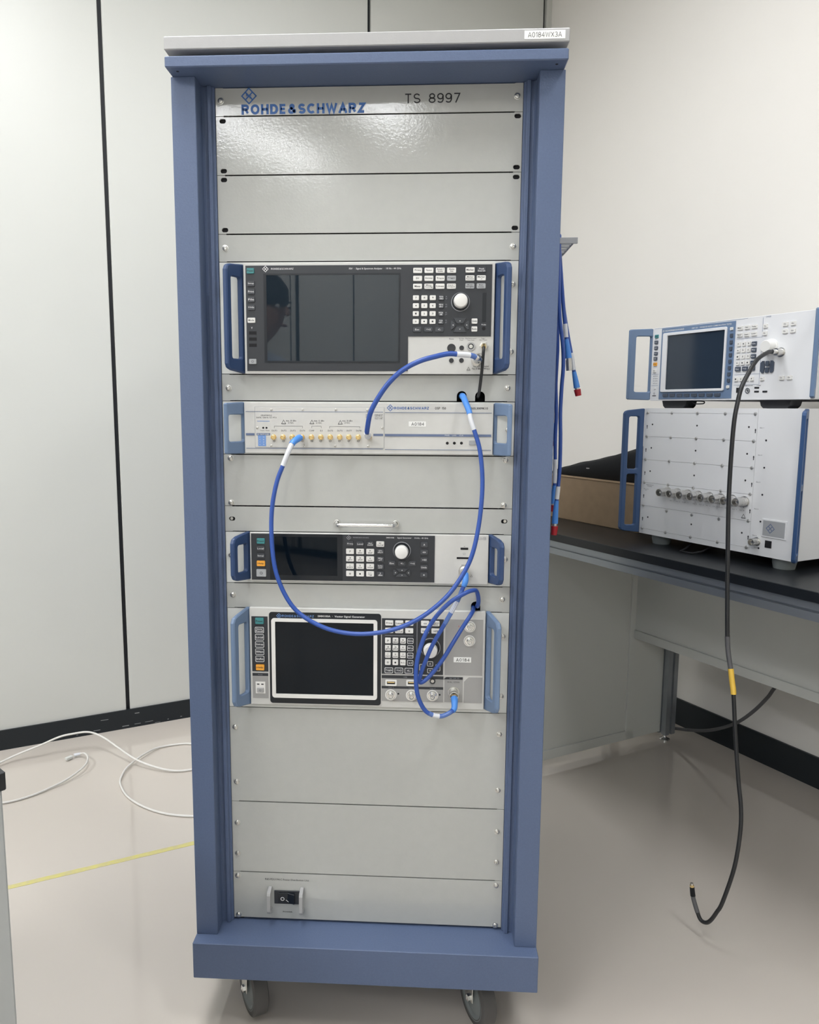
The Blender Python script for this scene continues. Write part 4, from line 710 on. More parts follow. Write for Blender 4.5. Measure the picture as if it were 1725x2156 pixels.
cable('patch_cable', 'short blue cable arching from the switching unit up to the analyser input', P_C2,
      [('plug', 0, 1.2, 'steel', 0.0046), ('boot', 0.4, 1.0, 'sleeve_white', (0.0058, 0.0050)), ('jacket', 1, 10, 'cable_blue', 0.0041), ('label_sleeve', 9.8, 11.0, 'sleeve_white', 0.0045), ('boot', 11, 12, 'sleeve_clear', 0.0042), ('plug_nut', 11.7, 13, 'chrome', (0.0055, 0.0076))])
cable('thin_cable', 'thin black cable dropping from a gold socket into a panel notch', P_C3,
      [('plug', 0, 0.9, 'gold', 0.0034), ('jacket', 0.5, 6, 'cable_black', 0.0025)])
cable('patch_cable', 'blue cable hanging from the socket of the slim generator beside a hairpin bend', P_C4,
      [('plug', 0, 0.8, 'steel', 0.0065), ('boot', 0.6, 2.6, 'boot_blue', (0.0062, 0.0042)), ('label_sleeve', 3.2, 5.6, 'sleeve_clear', 0.0038), ('label', 4.2, 5.0, 'sleeve_white', 0.0039), ('jacket', 2.4, 18, 'cable_blue', 0.0035)])
cable('patch_cable', 'blue cable looping from a panel notch down to the lowest generator output socket', P_C5,
      [('jacket', 0, 17.2, 'cable_blue', 0.0036), ('label_sleeve', 13.6, 16.4, 'sleeve_clear', 0.0039), ('label', 14.2, 14.8, 'sleeve_white', 0.00395), ('boot', 16.6, 18.6, 'boot_blue', (0.0046, 0.0062)), ('plug', 18.4, 19, 'gold', 0.0052)])
# cable hanger on the rack's side and the cables slung over it
hg = part(rack, 'cable_hanger', boxes([(0.5388, 0.298, 1.4216, 0.6305, 0.302, 1.4332), (0.5388, 0.302, 1.4300, 0.5408, 0.47, 1.4332), (0.6280, 0.302, 1.4290, 0.6305, 0.47, 1.4332)], 0.0006), 'hanger_grey')
for yy in (0.3255, 0.3535, 0.3815, 0.4095, 0.4375, 0.4625): part(hg, 'hanger_slat', box(0.5388, yy-0.0038, 1.4296, 0.6282, yy+0.0038, 1.4330), 'hanger_grey')
def over(p, q, z=1.442): return [(p[0], p[1], z-0.008), ((p[0]+q[0])/2, (p[1]+q[1])/2, z), (q[0], q[1], z-0.008)]
def slung(label, A_, B_, capA, grp='spare cables slung over the side hanger'):
    pts = A_[::-1]+over(A_[0], B_[0])+B_; n0 = len(pts)-1; nA = len(A_)
    sg_ = [('jacket', 1.6, n0-1.6, 'cable_blue', 0.0039)]
    for (e, d_, cap) in ((0, 1, capA), (n0, -1, 'cap_red')):
        f = lambda u, v: (min(e+d_*u, e+d_*v), max(e+d_*u, e+d_*v))
        sw_ = lambda r: r if d_ == 1 else r[::-1]
        sg_.append(('plug', *f(0.5, 1.4), 'nickel', 0.0050)); sg_.append(('boot', *f(1.2, 2.9), 'boot_blue', sw_((0.0066, 0.0044))))
        sg_.append(('label_sleeve', *f(3.0, 4.2), 'sleeve_white', 0.0047))
        if not cap: sg_.append(('plug_nut', *f(0, 1.0), 'nickel', 0.0064))
        if cap: sg_.append(('dust_cap', *f(0, 0.95), 'cap_red', sw_((0.0062, 0.0072))))
    return cable('spare_cable', label, pts, sg_, grp)
slung('blue cable on the side hanger whose upper end shows a bare silver plug', P_H1, P_H3, None)
slung('blue cable on the side hanger whose outermost end swings out to a red cap', P_H2, P_H4, 'cap_red')
P_H6 = [(0.596, 0.3905, 1.42), (0.592, 0.3905, 1.30), (0.588, 0.3905, 1.15), (0.584, 0.3905, 1.02), (0.582, 0.3905, 0.98), (0.58, 0.3905, 0.94)]
slung('blue cable on the side hanger half hidden behind the rack, nearest its side panel', P_H6, [(0.6024, 0.373, 1.4277), (0.6044, 0.373, 1.2715), (0.6064, 0.373, 1.1887), (0.6069, 0.373, 1.1216), (0.6046, 0.373, 1.0769), (0.606, 0.373, 1.0541), (0.6067, 0.373, 1.0333), (0.6066, 0.373, 1.0239)], 'cap_red')
# floor cables
cable('network_cable', 'white network cable arching over the black baseboard and looping on the floor', P_WA, [('jacket', 0, len(P_WA)-1, 'cable_white', 0.0031)], n=8)
wb = cable('network_cable', 'white network cable with a clear plug lying on the floor at left', P_WB, [('jacket', 2, len(P_WB)-1, 'cable_white', 0.0031), ('boot', 1.0, 2.3, 'sleeve_white', (0.0055, 0.0042))], n=8)
pm = box(-0.0115, -0.0058, -0.004, 0.0115, 0.0058, 0.004, 0.0008); pm.transform(Matrix.Translation((-0.7700, 0.9575, 0.0075)) @ Matrix.Rotation(math.atan2(0.02, 0.0112), 4, 'Z')); part(wb, 'plug', pm, 'ear_metal')
cable('test_cable', 'black cable hanging in front of the workbench with a yellow band', P_BLK,
      [('jacket', 0, 11, 'cable_black', 0.0044), ('sleeve', 11, 13, 'cable_grey', 0.0049), ('band', 13, 15, 'tape_yellow', 0.0056), ('jacket', 15, 26.2, 'cable_black', 0.0041), ('sleeve', 26, 28.1, 'cable_grey', 0.0046), ('boot', 28, 29.3, 'bag_black', (0.0052, 0.0048)), ('plug_nut', 29.1, 29.7, 'gold', 0.0044), ('plug', 29.6, 30, 'steel', 0.0032)])
cable('mains_cable', 'dark grey cord sagging under the workbench along the right wall', P_GRY+[(1.42, 0.85, 0.42), (1.46, 0.78, 0.55)], [('jacket', 0, len(P_GRY)+1, 'cable_grey', 0.0052)])
# ================================================================== workbench on the right
BW = WALL
wbn = thing('workbench', 'white workbench with black top and aluminium legs along right wall', 'workbench', (1.5, -0.37, 0), BW)
xa, xb, yf, ybk = 0.62, 2.60, -0.716, -0.03
part(wbn, 'bench_top', box(xa, yf, 0.733, xb, ybk, 0.755, 0.0012), 'bench_top')
# aluminium beams under the front edge, with their grooves
part(wbn, 'front_beam', prism([(-0.706, 0.733), (-0.706, 0.716), (-0.700, 0.716), (-0.700, 0.711), (-0.706, 0.711), (-0.706, 0.694), (-0.668, 0.694), (-0.668, 0.733)], [], xa+0.01, xb-0.01, lambda u, v, w: (w, u, v)), 'aluminium')
part(wbn, 'back_beam', box(xa+0.01, -0.075, 0.694, xb-0.01, -0.04, 0.733), 'aluminium')
def leg(px, py, top=0.694):
    L = part(wbn, 'leg', prism([(px-0.022, py-0.022), (px-0.005, py-0.022), (px-0.005, py-0.014), (px+0.005, py-0.014), (px+0.005, py-0.022), (px+0.022, py-0.022), (px+0.022, py-0.005), (px+0.014, py-0.005), (px+0.014, py+0.005), (px+0.022, py+0.005), (px+0.022, py+0.022), (px-0.022, py+0.022), (px-0.022, py+0.005), (px-0.014, py+0.005), (px-0.014, py-0.005), (px-0.022, py-0.005)], [], 0.026, top, XY), 'aluminium')
    f = lathe([(0, 0), (0, 0.017), (-0.004, 0.017), (-0.008, 0.008), (-0.012, 0.005), (-0.028, 0.005)], 16, 'z'); f.transform(Matrix.Translation((px, py, 0)))
    for v in f.vertices: v.co.z = abs(v.co.z)
    part(L, 'levelling_foot', f, 'chrome')
leg(0.905, -0.146); leg(0.66, -0.68); leg(0.66, -0.146); leg(2.55, -0.146); leg(2.55, -0.68)
# end panel: framed sheet running from the front beam to the back leg
part(wbn, 'end_panel', box(0.886, -0.700, 0.060, 0.896, -0.318, 0.694), 'bench_panel')
part(wbn, 'end_panel', box(0.895, -0.290, 0.060, 0.901, -0.165, 0.694), 'bench_panel')
part(wbn, 'bottom_rail', box(0.880, -0.700, 0.032, 0.902, -0.165, 0.062, 0.001), 'bench_panel')
part(wbn, 'panel_post', box(0.880, -0.320, 0.032, 0.902, -0.288, 0.694, 0.001), 'bench_panel')
part(wbn, 'modesty_panel', box(0.902, -0.300, 0.399, xb-0.06, -0.292, 0.694), 'bench_panel')
part(wbn, 'modesty_rail', box(0.902, -0.304, 0.373, xb-0.06, -0.286, 0.400, 0.001), 'bench_panel')
# ---- cardboard box and black bag on the bench
cb = thing('cardboard_box', 'plain brown cardboard box on the workbench beside the large test unit', 'box', (0.86, -0.38, 0.755), BW)
bx_ = lambda *a: box(*a)
part(cb, 'carton', box(0.66, -0.500, 0.755, 1.085, -0.16, 0.888, 0.0015), 'cardboard')
part(cb, 'lid_flap', box(0.659, -0.5015, 0.8885, 1.086, -0.331, 0.8915, 0.0008), 'cardboard'); part(cb, 'lid_flap', box(0.659, -0.329, 0.8885, 1.086, -0.159, 0.8915, 0.0008), 'cardboard')
def bag():
    bm = bmesh.new(); N, Mr = 22, 12; rows = []
    for i in range(N+1):
        u = i/N; x = 0.664+0.42*u; top = 0.8985+0.112*u**0.85+0.003*math.sin(9*u)
        r = []
        for j in range(Mr):
            a = PI*j/(Mr-1); w = abs(math.cos(a))**0.5*(1 if math.cos(a) > 0 else -1); h = abs(math.sin(a))**0.45
            r.append(bm.verts.new((x, -0.325-0.150*w, 0.8925+(top-0.8925)*h+0.002*math.sin(17*u+3*j))))
        rows.append(r)
    for a, b in zip(rows, rows[1:]):
        for j in range(Mr-1): bm.faces.new((a[j], a[j+1], b[j+1], b[j]))
    bm.faces.new(rows[0]); bm.faces.new(rows[-1]); bm.faces.new([r[0] for r in rows]+[r[-1] for r in rows][::-1])
    for v in bm.verts: v.co.z = max(v.co.z, 0.8920)
    return done(bm, smooth=True)
bg = thing('soft_bag', 'black soft bag lying on top of the cardboard box', 'bag', (0.86, -0.33, 0.892), BW)
part(bg, 'bag_body', bag(), 'bag_black'); part(bg, 'bag_tag', box(0.836, -0.4725, 0.9185, 0.850, -0.4700, 0.9215), 'cap_paint')
# ---- big box with eight connectors
bxn = thing('test_box', 'large light grey test unit on the workbench with row of eight silver sockets', 'test unit', (1.41, -0.4, 0.755), BW)
f = -0.600; X0, X1 = 1.190, 1.630
part(bxn, 'housing', box(X0+0.002, f+0.004, 0.779, X1, -0.10, 1.1042, 0.001), 'tester_paint')
zs = [1.1042, 1.0922, 1.0320, 0.9725, 0.9130, 0.8530, 0.7925, 0.779]; xr = 1.5205
for a, b in zip(zs[1:], zs): part(bxn, 'slot_panel', box(X0, f, a+0.0003, xr, f+0.004, b-0.0003), 'tester_paint')
part(bxn, 'side_plate', box(xr+0.0006, f, 0.7793, X1, f+0.004, 1.1039), 'tester_paint')
cs = [1.1997, 1.2784, 1.3566, 1.4354, 1.5139]
def wscrew(par, x, z, s=0.8):
    o = link(par, 'screw', cached('screw', SCREW, 'nickel'), None, (x, f, z)); o.scale = (s, s, s)
for i, z in enumerate(zs[1:-1]):
    for j, x in enumerate(cs):
        if i == 4 and j in (1, 2, 3): wscrew(bxn, x, z-0.006); continue
        wscrew(bxn, x, z)
for i in range(6):
    zz = 1.0630-0.0598*i
    if i == 5: break
    for x in (1.2176, 1.3574, 1.4998):
        if i == 3 and x < 1.49: continue
        part(bxn, 'mark', prism(circ(x, zz, 0.0022, 10), [], f-0.0004, f), 'ink_black')
    for x, dz in ((1.1998, -0.006), (1.5168, -0.008)):
        part(bxn, 'arrow_mark', prism([(x-0.0009, zz+dz-0.005), (x+0.0009, zz+dz-0.005), (x+0.0009, zz+dz+0.001), (x+0.0022, zz+dz+0.001), (x, zz+dz+0.005), (x-0.0022, zz+dz+0.001), (x-0.0009, zz+dz+0.001)], [], f-0.0003, f), 'ink_black')
    text(bxn, 'Slot %d' % (i+1), 1.5325, f-0.0003, zz-0.001, 0.010, 0.0024, 'ink_black')
    part(bxn, 'mark', prism(circ(1.5450, zz-0.028, 0.0022, 10), [], f-0.0004, f), 'ink_black')
for i in range(8):
    o = link(bxn, 'connector', cached('n', NCON, 'nickel'), None, (1.2790+0.0318*i, f, 0.8955)); o.scale = (1.3, 1.55, 1.3)
text(bxn, 'CONNECTOR IN OUT\nTRX MODULE', 1.219, f-0.0003, 0.906, 0.026, 0.006, 'ink_black'); text(bxn, '1505 . 2110\nOPT', 1.207, f-0.0003, 0.895, 0.016, 0.005, 'ink_black')
text(bxn, 'RF 1   RF 2   INPUT      RF 3   RF 4   RF 5   OUTPUT   RF 6   RF 7   RF 8', 1.395, f-0.0003, 0.875, 0.215, 0.0022, 'ink_grey')
tri_mark(bxn, 1501.4, 861.8, 6, f-0.0003)
o = link(bxn, 'connector', cached('n', NCON, 'steel'), None, (1.5395, f, 0.810)); text(bxn, 'LAN', 1.5395, f-0.0003, 0.796, 0.010, 0.0026, 'ink_black')
part(bxn, 'data_socket', box(1.560, f-0.0006, 0.800, 1.576, f, 0.816), 'hole_black')
dsp = part(bxn, 'display_frame', box(1.5500, f-0.002, 0.823, 1.610, f, 0.864, 0.0006), 'tester_paint'); part(dsp, 'display', box(1.5535, f-0.0024, 0.8265, 1.6065, f-0.002, 0.8605), 'key_grey'); logo(dsp, 1.572, f-0.0026, 0.8435, 0.011, 'ink_slate')
handle(bxn, -1, 1.1905, (0.7800, 1.1035), (0.7840, 1.0990), 0.044, 0.010, 0.55, [(0.011, 0.9470, 0.034, 1.0830), (0.011, 0.8000, 0.034, 0.9340)], 'handle_navy_light', c=0.009, y0=f)
handle(bxn, 1, 1.6300, (0.7800, 1.1035), (0.7840, 1.0990), 0.044, 0.010, 0.55, [(0.011, 0.9470, 0.034, 1.0830), (0.011, 0.8000, 0.034, 0.9340)], 'handle_navy_light', c=0.009, y0=f)
for x in (1.235, 1.585):
    for yy in (-0.565, -0.14):
        ft = lathe([(0, 0), (0, 0.022), (-0.014, 0.025), (-0.0242, 0.025), (-0.0242, 0)], 20, 'z')
        for v in ft.vertices: v.co.z = abs(v.co.z)
        ft.transform(Matrix.Translation((x, yy, 0.755))); part(bxn, 'foot', ft, 'wheel_core')
part(bxn, 'tilt_stand', tube([(1.335, -0.560, 0.778), (1.345, -0.600, 0.762), (1.350, -0.625, 0.7585), (1.385, -0.625, 0.7585), (1.392, -0.600, 0.762), (1.400, -0.560, 0.778)], 0.0022, 8), 'hole_black')
# ---- communication tester on top
ct = thing('radio_tester', 'grey radio tester with blue-framed screen standing on the large test unit', 'tester', (1.41, -0.4, 1.1045), BW)
A = CW; X0, X1 = 1.2045, 1.640
part(ct, 'housing', box(X0+0.002, f+0.004, 1.1232, X1-0.002, -0.12, 1.3035, 0.001), 'tester_paint'); part(ct, 'front_panel', box(X0, f, 1.1228, X1, f+0.004, 1.3040, 0.0006), 'tester_paint')
B_ = part(ct, 'bezel', prism([(1.2340, 1.1265), (1.4485, 1.1268), (1.4487, 1.2995), (1.2340, 1.3010)], [], f-0.0010, f), 'handle_steel_blue'); yb = f-0.0010
fr = part(ct, 'screen_frame', prism(rr(1.2410, 1.1442, 1.4284, 1.2885, 0.004, 4), [rr(1.2553, 1.1500, 1.4252-0.002, 1.2818, 0.0006, 2)], yb-0.004, yb, XZ, 0.0006), 'tester_paint')
part(ct, 'screen', box(1.2553, yb-0.0004, 1.1500, 1.4232, yb, 1.2818), 'screen_blue')
logo(ct, 1.2400, yb-0.0003, 1.2942, 0.0034, 'ink_white'); text(ct, 'ROHDE&SCHWARZ', 1.2745, yb-0.0003, 1.2942, 0.058, 0.0040, 'ink_white', 0.02); text(ct, 'CMW 500  ·  WIDEBAND RADIO COMMUNICATION TESTER', 1.3820, yb-0.0003, 1.2938, 0.112, 0.0032, 'ink_white', 0.01)
for q, m_, s_ in zip(A['lk'], ('key_teal', 'key_slate', 'key_slate', 'key_slate', 'key_slate', 'key_orange', 'key_white'), ('Reset', 'Setup', 'Save', 'Print', 'Info', 'Help', 'On')): key(ct, q[0], q[1], 11, 8.5, f, m_, s_, 'ink_black' if m_ in ('key_teal', 'key_orange', 'key_white') else 'ink_white', 0.003)
for i, q in enumerate(A['sr']): key(ct, q[0], q[1], 7.5, 8.5 if 0 < i < 9 else 7, yb, 'key_white' if i in (0, 9) else 'key_slate', '^' if i in (0, 9) else None, 'ink_black', 0.0028, 'soft_key')
for q in A['sb']: key(ct, q[0], q[1], 17, 7.5, yb, 'key_slate', None, d=0.0028, name='soft_key')
grid(ct, A['k3'], f, 'key_white', ['Meas', 'Gen', 'Tasks', 'Signal\nGen', 'Scen', 'System'], d=0.003)
grid(ct, A['np'], f, 'key_white', ['7', '8', '9', '4', '5', '6', '1', '2', '3', '0', '.', '-'], d=0.003)
grid(ct, A['un'], f, 'key_slate', ['G/n', 'M/µ', 'k/m', 'x1'], 'ink_white', d=0.003); grid(ct, A['bt'], f, 'key_slate', ['Esc', '<x]', '<-'], 'ink_white', d=0.003); grid(ct, A['q4'], f, 'key_white', ['1', '2', '3', '4'], d=0.003)
for q in A['k2']: key(ct, q[0], q[1], 11, 9, f, 'key_white', 'On', d=0.003)
for q in ([1344.0, 1302.0, 270, 0.6], [1485, 1258.5, 64, 0.6], [1485, 1179.5, 64, 0.6], [1485, 1156.5, 64, 0.6], [1218, 1189, 22, 0.6], [1218, 1161, 22, 0.6]): flat(ct, q, f, 'ink_slate', 'stripe', 0.0002)
flat(ct, [1517.5, 1279, 0.7, 42], f, 'ink_slate', 'stripe', 0.0002); flat(ct, [1517.5, 1193, 0.7, 72], f, 'ink_slate', 'stripe', 0.0002)
for i in range(4): flat(ct, [1217-3, 1184.5-i*6, 3, 1.6], f, 'ink_grey', 'indicator', 0.0003); text(ct, ('Ready', 'Remote', 'LAN', 'Error')[i], 1.2225, f-0.0003, 1.1845-i*0.006, 0.009, 0.0022, 'ink_black')
key(ct, 1220, 1153.5, 6, 3.5, f, 'key_white', None, name='power_key'); text(ct, 'O', 1.2175, f-0.0003, 1.1410, 0.0045, 0.0045, 'ink_black'); flat(ct, [1218, 1135.5, 12, 2], f, 'ink_black', 'stripe', 0.0003)
part(ct, 'network_socket', prism([(1.4605, 1.1390), (1.4740, 1.1390), (1.4740, 1.1505), (1.4605, 1.1505)], [], f-0.0006, f), 'hole_black')
rg = link(ct, 'round_socket', ringmesh(0.0062, 0.0042, 0.0015), 'steel', (1.4905, f, 1.1434)); part(rg, 'socket_core', prism(circ(1.4905, 1.1434, 0.0026, 12), [], f-0.001, f), 'steel')
for q in A['us']: flat(ct, [q[0], q[1], q[2], 3.8], f, 'hole_black', 'usb_port', 0.0006)
text(ct, 'LAN      SENSOR      USB', 1.492, f-0.0003, 1.1543, 0.060, 0.0020, 'ink_black'); text(ct, 'CMW500', 1.530, f-0.0003, 1.3005, 0.012, 0.0035, 'ink_slate')
kb = link(ct, 'rotary_knob', lathe([(0, 0.017), (-0.003, 0.0165), (-0.004, 0.0145), (-0.018, 0.0135), (-0.020, 0.012), (-0.020, 0)], 28), 'key_white', (1.541, f, 1.236))
link(ct, 'connector', lathe([(0, 0.010), (-0.002, 0.010), (-0.0022, 0.0078), (-0.018, 0.0078), (-0.0182, 0.005), (-0.030, 0.005), (-0.030, 0)], 18), 'steel', (1.566, f, 1.223))
for nm, L in (('arrow_key', [(-0.016, -0.009), (-0.016, 0.009), (-0.012, 0.013), (-0.008, 0.013), (-0.006, 0.0), (-0.008, -0.013), (-0.012, -0.013)]), ('arrow_key', [(0.016, 0.009), (0.016, -0.009), (0.012, -0.013), (0.008, -0.013), (0.006, 0.0), (0.008, 0.013), (0.012, 0.013)]), ('arrow_key', rr(-0.0045, 0.0015, 0.0045, 0.0125, 0.002, 3)), ('arrow_key', rr(-0.0045, -0.0125, 0.0045, -0.0015, 0.002, 3))):
    part(ct, nm, prism([(1.536+u, 1.1937+v) for u, v in L], [], f-0.003, f), 'key_slate')
for x, z in ((1.572, 1.281), (1.590, 1.281), (1.572, 1.266), (1.590, 1.266), (1.572, 1.169), (1.590, 1.169)): key(ct, x*1000, z*1000, 13, 9, f, 'key_white', 'On', d=0.003)
for s_, xi in ((-1, 1.2045), (1, 1.640)):
    hh = handle(ct, s_, xi, (1.1245, 1.3035), (1.1260, 1.3020), 0.046, 0.010, 0.62, [(0.0, 1.1450, 0.034, 1.2845)], 'handle_steel_blue', c=0.003, y0=f)
for x0_ in (1.233, 1.512):
    part(ct, 'foot', prism([(x0_, 1.1232), (x0_+0.004, 1.1100), (x0_+0.010, 1.1045), (x0_+0.068, 1.1045), (x0_+0.074, 1.1100), (x0_+0.078, 1.1232)], [], f+0.012, f+0.05, XZ, 0.001), 'rubber_black')
    part(ct, 'foot', prism([(x0_, 1.1232), (x0_+0.010, 1.1045), (x0_+0.068, 1.1045), (x0_+0.078, 1.1232)], [], -0.20, -0.16, XZ, 0.001), 'rubber_black')
part(ct, 'tilt_stand', tube(catmull([(1.316, f+0.02, 1.1215), (1.330, f+0.012, 1.1195), (1.343, f+0.004, 1.1150), (1.366, f+0.002, 1.1148), (1.371, f+0.004, 1.1165), (1.360, f+0.014, 1.1205), (1.330, f+0.02, 1.1218)], 4), 0.0014, 8), 'hole_black')
# ---- grey bench corner at the left edge
c0_ = Vector((-0.068, -0.589, 0)); lwv = Vector((math.cos(math.radians(30.2)), math.sin(math.radians(30.2)), 0)); BL = Frame(c0_, math.radians(50))   # x towards the corner of the bench, y away from the camera
lb = thing('side_bench', 'corner of a grey bench with black top cut by the left frame edge', 'workbench', (-0.35, 0.4, 0), BL)
part(lb, 'bench_top', box(-0.75, 0.0, 0.7285, 0.0, 1.0, 0.7475, 0.001), 'bench_top')
part(lb, 'end_panel', box(-0.030, 0.003, 0.03, -0.003, 0.99, 0.7285, 0.002), 'rub_grey')
part(lb, 'end_panel', box(-0.745, 0.006, 0.03, -0.725, 0.99, 0.7285, 0.002), 'rub_grey'); part(lb, 'back_rail', box(-0.725, 0.95, 0.60, -0.03, 0.97, 0.7285, 0.002), 'rub_grey')
for x in (-0.02, -0.735):
    for yy in (0.05, 0.94):
        part(lb, 'foot', box(x-0.010, yy-0.02, 0, x+0.010, yy+0.02, 0.03, 0.001), 'rubber_black')
# ================================================================== the photographer, behind the camera and mirrored in the analyser's screen
mat('skin', (0.55, 0.33, 0.23), 0.5); mat('lip', (0.40, 0.17, 0.14), 0.5); mat('hair_black', (0.012, 0.011, 0.011), 0.5); mat('shirt_blue', (0.50, 0.58, 0.70), 0.75); mat('trousers_dark', (0.03, 0.035, 0.05), 0.8); mat('shoe_black', (0.02, 0.02, 0.02), 0.4); mat('eye_white', (0.7, 0.7, 0.68), 0.3)
def skinned(pts, chains, sub=2):
    """pts: name -> (x, y, z, radius or (rx, ry)); chains: lists of names; the first point of the first chain is the root"""
    names = []; 
    for ch in chains:
        for n in ch:
            if n not in names: names.append(n)
    me = bpy.data.meshes.new('sk'); E_ = [(names.index(a), names.index(b)) for ch in chains for a, b in zip(ch, ch[1:])]
    me.from_pydata([pts[n][:3] for n in names], E_, []); o = bpy.data.objects.new('sk', me); COL.objects.link(o)
    o.modifiers.new('s', 'SKIN'); m = o.modifiers.new('d', 'SUBSURF'); m.levels = sub; m.render_levels = sub
    sv = me.skin_vertices[0].data
    for i, n in enumerate(names):
        r = pts[n][3]; sv[i].radius = r if hasattr(r, '__len__') else (r, r); sv[i].use_root = (i == 0)
    dg = bpy.context.evaluated_depsgraph_get(); dg.update()
    out = bpy.data.meshes.new_from_object(o.evaluated_get(dg)); bpy.data.objects.remove(o); bpy.data.meshes.remove(me)
    for p in out.polygons: p.use_smooth = True
    return out
PB = Frame((-0.50, -1.70, 0), math.atan2(0.37, 0.93)-PI/2)     # local: y forwards, x to the person's right
def loc(v): q = PB.M.inverted() @ Vector(v); return (q.x, q.y, q.z)
ph = thing('person', 'person in pale blue shirt mirrored at the left of the black screen, holding a phone', 'person', (0, 0, 0), PB)
hr_, hl_ = loc((0.255, -1.405, 1.055)), (-0.225, 0.12, 0.80)
sR_ = (0.170, 0.11, 1.285); er, el = tuple(sR_[i]*0.52+hr_[i]*0.48-(0.035 if i == 2 else 0) for i in range(3)), (-0.235, 0.04, 1.02)
P_ = dict(pel=(0, 0, 0.87, 0.09), sp=(0, 0.03, 1.00, 0.085), ch=(0.01, 0.08, 1.18, 0.095), nb=(0.04, 0.135, 1.315, 0.054), nk=(0.06, 0.18, 1.365, 0.050), hd=(0.07, 0.225, 1.435, (0.070, 0.085)), tp=(0.07, 0.22, 1.525, (0.068, 0.085)),
  sR=(*sR_, 0.048), eR=(*er, 0.038), wR=(*hr_, 0.026), sL=(-0.15, 0.09, 1.28, 0.048), eL=(*el, 0.038), wL=(*hl_, 0.026),
  hR=(0.09, 0, 0.82, 0.085), kR=(0.10, 0.03, 0.45, 0.056), aR=(0.11, -0.01, 0.09, 0.038), tR=(0.12, 0.13, 0.035, 0.032), hL=(-0.09, 0, 0.82, 0.085), kL=(-0.10, 0.03, 0.45, 0.056), aL=(-0.11, -0.01, 0.09, 0.038), tL=(-0.12, 0.13, 0.035, 0.032))
CH = [['pel', 'sp', 'ch', 'nb', 'nk', 'hd', 'tp'], ['ch', 'sR', 'eR', 'wR'], ['ch', 'sL', 'eL', 'wL'], ['pel', 'hR', 'kR', 'aR', 'tR'], ['pel', 'hL', 'kL', 'aL', 'tL']]
def fingers(w, e, tgt, side, key_):
    w, e, tgt = Vector(w), Vector(e), Vector(tgt); d = (tgt-w).normalized(); s = d.cross(Vector((0, 0, 1))).normalized()*side; u = s.cross(d).normalized()
    pm_ = w+d*0.045; P_[key_+'p'] = (*pm_, (0.030, 0.016)); CH.append([('wR' if key_ == 'r' else 'wL'), key_+'p'])
    for i, (o_, L) in enumerate(((-0.026, 0.070), (-0.009, 0.080), (0.009, 0.074), (0.025, 0.058))):
        b = pm_+u*o_+d*0.028; m1 = b+d*L*0.42+s*0.004; m2 = m1+d*L*0.22-s*L*0.22; m3 = m2-s*L*0.30
        for j, q in enumerate((b, m1, m2, m3)): P_['%s%d%d' % (key_, i, j)] = (*q, 0.0092-0.0009*j)
        CH.append([key_+'p']+['%s%d%d' % (key_, i, j) for j in range(4)])
    b = pm_+u*0.030-d*0.012; m1 = b+u*0.020+d*0.026; m2 = m1+d*0.028-s*0.010
    for j, q in enumerate((b, m1, m2)): P_['%st%d' % (key_, j)] = (*q, 0.0115-0.0012*j)
    CH.append([key_+'p']+['%st%d' % (key_, j) for j in range(3)])
fingers(hr_, er, loc((0.34, -1.33, 1.065)), 1, 'r'); fingers(hl_, el, (-0.225, 0.18, 0.64), -1, 'l')
part(ph, 'body', skinned(P_, CH), 'skin')
S_ = {k: v for k, v in P_.items()}
for k, r in dict(sp=0.128, ch=0.152, pel=0.135, nb=0.074, sR=0.075, sL=0.075, eR=0.056, eL=0.056).items(): S_[k] = (*P_[k][:3], r)
S_['cR'] = (*[P_['eR'][i]*0.25+P_['wR'][i]*0.75 for i in range(3)], 0.038); S_['cL'] = (*[P_['eL'][i]*0.25+P_['wL'][i]*0.75 for i in range(3)], 0.038)
part(ph, 'shirt', skinned(S_, [['pel', 'sp', 'ch', 'nb'], ['ch', 'sR', 'eR', 'cR'], ['ch', 'sL', 'eL', 'cL']]), 'shirt_blue')
Q_ = dict(pel=(0, 0, 0.89, 0.142), hR=(0.09, 0, 0.80, 0.104), kR=(0.10, 0.03, 0.45, 0.074), aR=(0.11, -0.01, 0.10, 0.058), hL=(-0.09, 0, 0.80, 0.104), kL=(-0.10, 0.03, 0.45, 0.074), aL=(-0.11, -0.01, 0.10, 0.058))
part(ph, 'trousers', skinned(Q_, [['pel', 'hR', 'kR', 'aR'], ['pel', 'hL', 'kL', 'aL']]), 'trousers_dark')
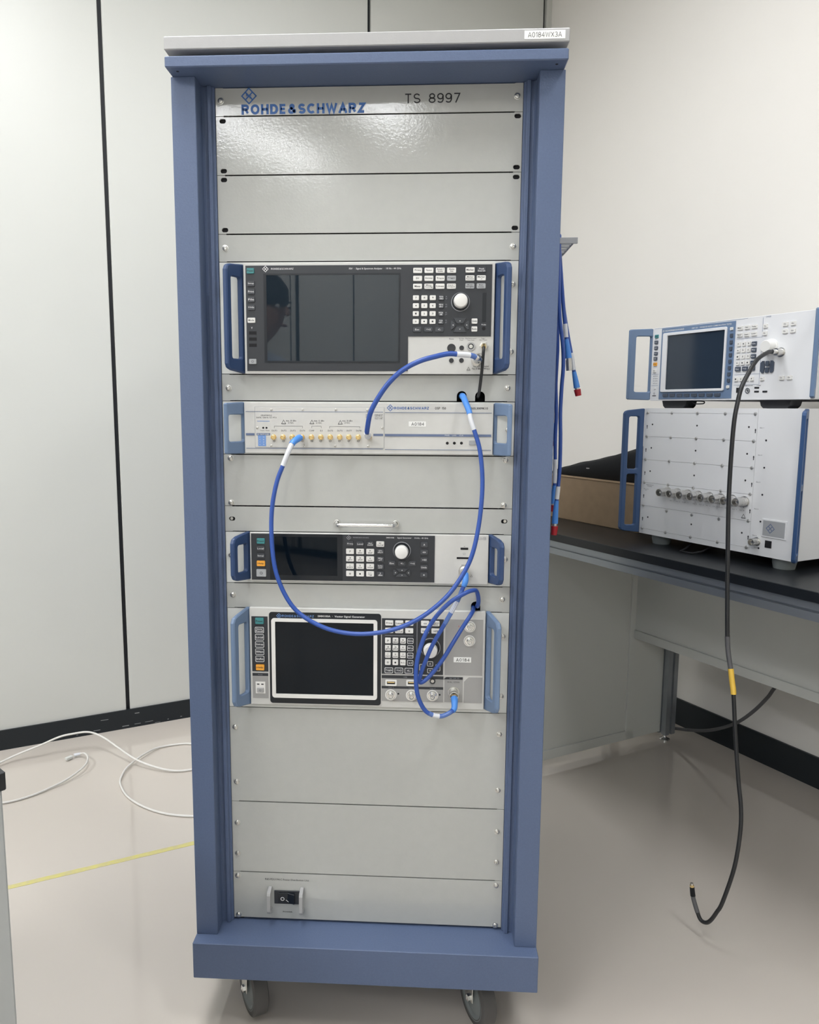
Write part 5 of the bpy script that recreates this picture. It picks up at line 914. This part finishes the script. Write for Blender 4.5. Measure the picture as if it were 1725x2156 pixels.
for s in (-1, 1): part(ph, 'shoe', skinned(dict(a=(s*0.11, -0.035, 0.045, (0.042, 0.040)), b=(s*0.113, 0.05, 0.040, (0.044, 0.036)), c=(s*0.12, 0.15, 0.033, (0.042, 0.030))), [['a', 'b', 'c']]), 'shoe_black')
def ball(c, r, sx_=1, sy=1, sz=1):
    bm = bmesh.new(); bmesh.ops.create_uvsphere(bm, u_segments=20, v_segments=12, radius=r)
    for v in bm.verts: v.co = Vector((v.co.x*sx_+c[0], v.co.y*sy+c[1], v.co.z*sz+c[2]))
    return bm
def hair():
    bm = ball((0.07, 0.212, 1.515), 0.092, 0.95, 1.08, 1.02)
    for v in bm.verts:
        if v.co.z < 1.485 and v.co.y > 0.22: v.co.z = 1.485+(v.co.z-1.485)*0.15; v.co.y = min(v.co.y, 0.315)
        if v.co.z < 1.42: v.co.z = 1.42
        v.co += Vector((math.sin(v.co.z*90)*0.003, math.cos(v.co.x*110)*0.003, math.sin(v.co.y*120+v.co.x*80)*0.004))
    return done(bm, smooth=True)
part(ph, 'hair', hair(), 'hair_black')
part(ph, 'nose', skinned(dict(a=(0.07, 0.308, 1.475, 0.007), b=(0.07, 0.320, 1.448, 0.011), c=(0.07, 0.310, 1.438, 0.010)), [['a', 'b', 'c']]), 'skin')
part(ph, 'mouth', done(ball((0.07, 0.300, 1.405), 0.022, 1, 0.35, 0.28), smooth=True), 'lip')
for s in (-1, 1):
    part(ph, 'eye', done(ball((0.07+s*0.031, 0.296, 1.472), 0.012, 1.1, 0.8, 0.7), smooth=True), 'eye_white'); part(ph, 'pupil', done(ball((0.07+s*0.031, 0.305, 1.472), 0.005), smooth=True), 'hair_black')
    part(ph, 'ear', done(ball((0.07+s*0.078, 0.205, 1.455), 0.028, 0.3, 0.6, 1), smooth=True), 'skin'); part(ph, 'eyebrow', box(0.07+s*0.031-0.017, 0.300, 1.490, 0.07+s*0.031+0.017, 0.308, 1.495, 0.001), 'hair_black')
pn = thing('phone', 'dark phone held up by the person behind the camera', 'phone', (0.338, -1.292, 1.07), RACK)
part(pn, 'phone_body', box(0.300, -1.2965, 0.985, 0.376, -1.2885, 1.135, 0.002), 'bezel_dark')
